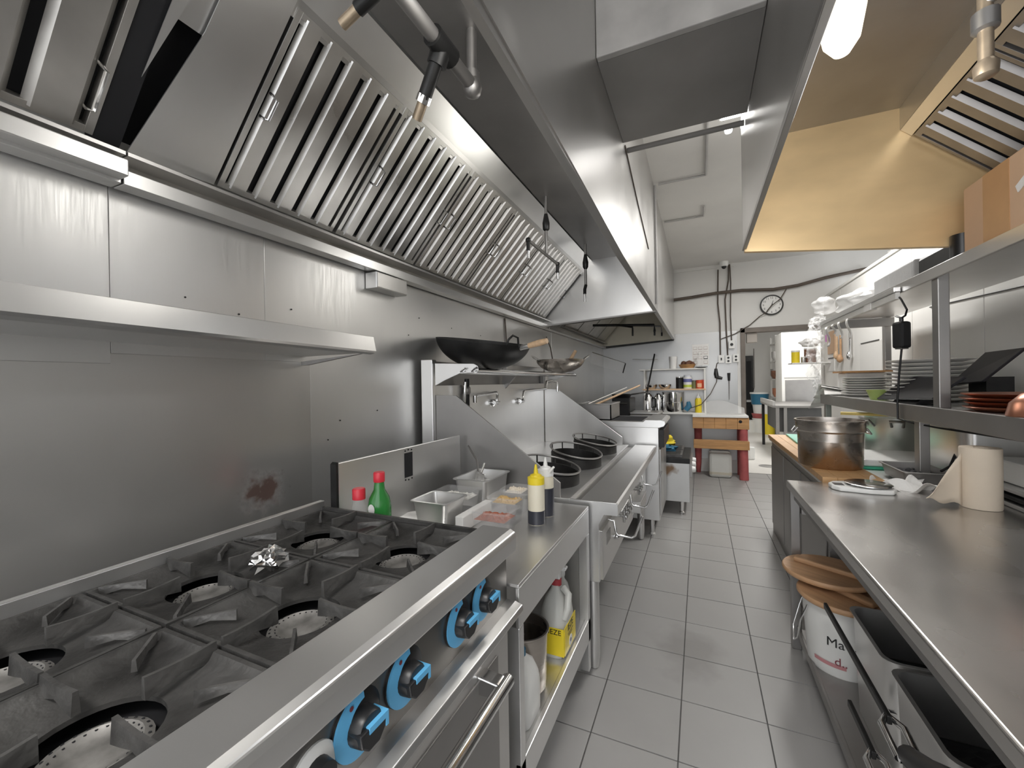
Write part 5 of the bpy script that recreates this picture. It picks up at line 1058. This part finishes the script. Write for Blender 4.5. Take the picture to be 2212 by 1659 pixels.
# hanging utensils and cupboard on the right wall
cd = thing('cupboard_door', 'white cupboard door with recessed panel on the right wall', 'door', (1.6, 5.4, 1.0)); build(MB().box(1.598, 1.613, 5.0, 5.8, 1.0, 2.0), 'leaf', WHITE, cd, bev=.003); build(MB().box(1.592, 1.598, 5.08, 5.66, 1.1, 1.79), 'panel', WALLW, cd, bev=.004); build(MB().box(1.588, 1.592, 5.12, 5.62, 1.786, 1.796), 'shadow_groove', BLACKM, cd)
for i, (y, l, mm, hd, lab) in enumerate(((6.45, .30, WOODP, .03, 'wooden handled ladle hanging on the right wall'), (6.3, .36, WOODB, .035, 'brown wooden spoon hanging next to the ladle'), (5.95, .34, CHROME, .03, 'steel whisk hanging on the right wall'))):
    t = thing('hanging_utensil', lab, 'utensil', (1.58, y, 1.95 - l)); build(MB().tube([(1.585, y, 1.95), (1.585, y, 1.95 - l * .7)], .012, 8), 'handle', mm, t, smooth=50)
    build(MB().lathe([(.001, -.05), (hd * .8, -.03), (hd, 0), (hd * .6, .04), (.001, .06)], (1.575, y, 1.95 - l * .8), 14), 'head', mm if i < 2 else CHROME, t, smooth=50)
nb = thing('notice_card', 'kraft card with white slip pinned on the right wall', 'notice', (1.6, 6.75, 1.5)); build(MB().box(1.605, 1.613, 6.62, 6.95, 1.75, 2.05), 'card', CARD, nb); build(MB().box(1.605, 1.613, 6.65, 6.95, 1.52, 1.72), 'slip', PAPER, nb); build(MB().box(1.603, 1.6055, 6.68, 6.92, 1.68, 1.70), 'black_bar', BLACK, nb)
ls = thing('wall_bracket_shelf', 'little white shelf with jars by the doorway', 'shelf', (1.3, 6.95, 1.6)); build(MB().box(1.17, 1.61, 6.8, 7.1, 1.63, 1.645), 'board', WHITE, ls)
cyl('yellow labelled jar on the little white shelf', 'jar', (1.23, 6.92, 1.645), can(.05, .15), YELLOW, 'jar', lidp(.05, .15, .025), PLASTW); cyl('dark brown jar on the little white shelf', 'jar', (1.40, 6.92, 1.645), can(.07, .18), STAIN, 'jar', lidp(.07, .18, .02), PLASTW); cyl('small pale jar between two larger jars', 'jar', (1.315, 6.88, 1.645), can(.03, .07), DULLST, 'jar', lidp(.03, .07, .012), PLASTW)
bigbag('crumpled white bag on top of the brown jar', 1.40, 6.92, 1.92, .11, .09, .06, 21, 'paper_bag', PAPER, .3)

# ================================================================== RIGHT HOOD
RL = .228
rh = thing('exhaust_hood', 'right hood with amber stained end panel and glowing jar lamp', 'exhaust hood', (.9, 1.2, 2.0))
HY = 2.60
build(MB().box(RL, RL + .006, -1.2, HY, 2.15, CZ), 'front_panel', HOODST, rh); build(MB().box(RL - .004, RL + .016, -1.2, HY + .005, 2.134, 2.156), 'front_lip', DULLST, rh, bev=.002)
build(MB().box(RL + .006, .90, -1.2, HY, 2.715, 2.725), 'top_panel', DULLST, rh)
ep = [(RL + .006, 2.14), (1.05, 2.045), (1.60, 2.045), (1.60, 2.72), (RL + .006, 2.72)]
build(MB().prism(ep, 'y', HY - .015, HY - .003), 'end_panel', BRASSY, rh)
build(MB().prism([(RL, 2.14), (1.05, 2.045), (1.60, 2.045), (1.60, CZ), (RL, CZ)], 'y', HY - .002, HY + .008), 'outer_end', DULLST, rh)
build(MB().prism([(RL + .006, 2.122), (1.05, 2.028), (1.60, 2.028), (1.60, 2.048), (1.05, 2.048), (RL + .006, 2.142)], 'y', HY - .02, HY + .01), 'end_lip', BRASSY, rh)
build(MB().box(.892, .90, -1.2, HY - .015, 2.61, 2.715), 'upper_flange', HOODST, rh)
def PR(t, y, off):  # right filter plane, t 0 bottom .. 1 top ; off towards the aisle
    x = 1.562 - .6655 * t; z = 1.997 + .614 * t; nx, nz = -.558 / .823, -.605 / .823
    return Vector((x + nx * off, y, z + nz * off))
def rslab(pts, off, th):
    a = [PR(t, y, off) for t, y in pts]; b = [PR(t, y, off - th) for t, y in pts]; n = len(pts)
    return MB().add(a + b, [tuple(range(n)), tuple(range(2 * n - 1, n - 1, -1))] + [(i, (i + 1) % n, n + (i + 1) % n, n + i) for i in range(n)])
build(rslab([(.94, -1.2), (.94, 2.583), (1.0, 2.583), (1.0, -1.2)], .004, .008), 'filter_rail', HOODST, rh)
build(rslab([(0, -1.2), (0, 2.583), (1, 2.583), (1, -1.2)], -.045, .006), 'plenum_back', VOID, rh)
for k in range(4):
    yb = 2.578 - k * .57; baffle_filter('baffle_filter', f'{ORD[k]} brown tinted baffle filter of the right hood, counted from the amber panel', yb - .56, yb, 5, PR, FILTR, [yb - .46], w=.66, group='baffle filters of the right hood', t0=.0, t1=.935)
rp = thing('suppression_drop', 'brass tinted drop pipe with capped end in the right hood', 'pipe', (.72, 1.56, 2.2))
build(MB().tube([(.72, 1.56, 2.715), (.72, 1.56, 2.27)], .016, 12), 'drop_pipe', PIPEBR, rp, smooth=50); build(MB().lathe([(.017, 2.235), (.024, 2.24), (.026, 2.268), (.019, 2.28)], (.72, 1.56, 0), 14), 'end_cap', PIPEBR, rp, smooth=40)
build(MB().lathe([(.019, 2.36), (.028, 2.365), (.028, 2.41), (.019, 2.415)], (.72, 1.56, 0), 12), 'collar', DULLST, rp, smooth=40); build(MB().tube([(.72, 1.56, 2.44), (.82, 1.43, 2.445)], .015, 10), 'branch', DULLST, rp, smooth=50)
bx_, by_ = .364, 1.40
jl = jar_lamp(bx_, by_, 2.63, 'glowing warm jar lamp hanging in the right hood', LAMP, .055, .33, 9, (.97, .98, 1))

# ceiling flood light beyond the duct
cf = thing('ceiling_flood_light', 'bright twin flood light on the ceiling behind the duct', 'light', (.24, 2.95, 3.0))
build(MB().box(.14, .34, 2.92, 3.05, 3.12, 3.2), 'housing', PLASTW, cf, bev=.006); build(MB().box(.15, .33, 2.912, 2.92, 3.05, 3.12), 'lens', LAMPC, cf)
for x in (.19, .28): build(MB().lathe([(.001, 2.985), (.02, 2.995), (.025, 3.02), (.02, 3.04)], (x, 2.97, 0), 14), 'bulb', LAMPC, cf, smooth=50)
d_ = bpy.data.lights.new('flood_light', 'POINT'); d_.energy = 2.8; d_.shadow_soft_size = .08; d_.color = (1, .98, .95); o_ = bpy.data.objects.new('flood_light', d_); COL.objects.link(o_); o_.location = (.24, 2.85, 2.98)

# ================================================================== ROOM BEYOND THE DOORWAY
sn = thing('steel_sink_table', 'dark steel sink table in the back room', 'sink', (1.7, 9.7, 0))
build(MB().box(1.22, 2.2, 8.9, 10.6, .90, .94), 'top', DULLST, sn, bev=.004); build(MB().box(1.22, 1.26, 8.9, 10.6, .94, 1.02), 'raised_edge', STEEL, sn); build(MB().box(1.34, 2.2, 9.0, 10.5, .45, .90), 'basin', mat('dark_basin', (.10, .10, .10), .5, .6, .1), sn)
for (x, y) in ((1.26, 10.5), (1.30, 8.95), (1.42, 8.95), (2.1, 8.95)): build(MB().box(x - .025, x + .025, y - .025, y + .025, 0, .9), 'leg', DULLST if y < 10 else BLACKM, sn)
fz = thing('white_fridge', 'tall white fridge with grey lower door in the back room', 'fridge', (1.95, 11.2, 0)); build(MB().box(1.66, 2.6, 10.8, 11.6, .0, 2.45), 'cabinet', WHITE, fz, bev=.01); build(MB().box(1.72, 2.55, 10.78, 10.8, .15, 1.40), 'lower_door', DULLST, fz, bev=.005); build(MB().box(1.70, 2.57, 10.78, 10.8, 1.45, 2.4), 'upper_door', WHITE, fz, bev=.005)
rk = thing('pot_rack', 'white slatted rack of pots beside the fridge', 'rack', (1.75, 12.3, 0))
for (x, y) in ((1.72, 11.9), (1.72, 12.7), (2.2, 11.9), (2.2, 12.7)): build(MB().box(x - .02, x + .02, y - .02, y + .02, 0, 2.5), 'post', WHITE, rk)
for z in (.5, .95, 1.4, 1.85, 2.3): build(MB().box(1.70, 2.22, 11.88, 12.72, z, z + .03), 'shelf', WHITE, rk)
for i, (z, r, mm, h) in enumerate(((1.88, .15, CHROME, .22), (1.43, .16, STAIN, .2), (.98, .14, COPPER, .22), (.53, .12, DULLST, .2), (1.43, .12, DULLST, .25))):
    solo(MB().lathe([(.001, 0), (r * .7, 0), (r, h * .4), (r, h), (r * .95, h), (.001, h * .9)], (1.78, 12.0 + (.4 if i == 4 else 0), z), 22), 'rack_pot', mm, ['shiny round pot on the upper rack shelf', 'dark bowl on the middle rack shelf', 'copper coloured pot on the lower middle rack shelf', 'grey pot on the lowest rack shelf', 'grey pot behind the dark bowl on the rack'][i], 'pot', group='pots on the rack', smooth=40)
def pail(label, c, r, h, material, lid=None):
    t = thing('plastic_bucket', label, 'bucket', c); build(MB().lathe([(.001, 0), (r * .88, 0), (r, h), (r * 1.04, h), (r * 1.04, h + .02), (r * .9, h + .022), (.001, h + .022)], (0, 0, 0), 28), 'pail', material, t, w=False, smooth=40)
    if lid: build(MB().lathe([(r * 1.06, h), (r * 1.06, h + .04), (.001, h + .045)], (0, 0, 0), 28), 'lid', lid, t, w=False, smooth=40)
pail('white bucket at the bottom of the pile in the back room', (1.48, 12.9, 0), .19, .36, PLASTW); pail('red lidded low tub in the bucket pile', (1.48, 12.9, .385), .2, .10, RED); pail('white bucket in the middle of the pile', (1.49, 12.9, .51), .19, .22, PLASTW); pail('blue bucket with white lid on top of the pile', (1.47, 12.9, .755), .22, .28, BLUEP, PLASTW)
pail('yellow bucket in front of the bucket pile', (1.63, 12.5, 0), .14, .50, YELLOW); pail('white bucket stacked on the yellow bucket', (1.63, 12.5, .525), .14, .20, PLASTW, PLASTW); pail('low white bucket beside the dark far door', (1.24, 12.9, 0), .14, .30, PLASTW)
solo(MB().box(.66, .80, BY + .03, BY + .14, 1.98, 2.131), 'door_closer_box', mat('taupe', (.46, .42, .38), .6), 'small taupe box under the doorway header', 'box', bev=.01)
pipe('far_wire', [(1.42, 13.58, 2.3), (1.42, 13.58, 1.2), (1.36, 13.58, .95), (1.38, 13.58, .8)], .008, 'thin wire hanging on the far white wall', 'cable', CABLE)

# plain housings added over the unseen ceiling lights
for (x, y, sx, sy, z, zc, lab) in ((0, -.9, 1.2, .5, 3.122, CZ, 'long white housing added for the unseen ceiling light over the near aisle'), (.85, 4.8, .3, 1.2, 3.122, CZ, 'white housing added for the unseen ceiling light behind the right hood'), (1.5, 9.6, .5, 1.4, 2.952, 3.0, 'white housing added for the unseen light on the back room ceiling')):
    t = thing('added_light_housing', lab, 'light', (x, y, z)); build(MB().box(x - sx / 2 - .02, x + sx / 2 + .02, y - sy / 2 - .02, y + sy / 2 + .02, z + .002, zc), 'housing', PLASTW, t, bev=.005)
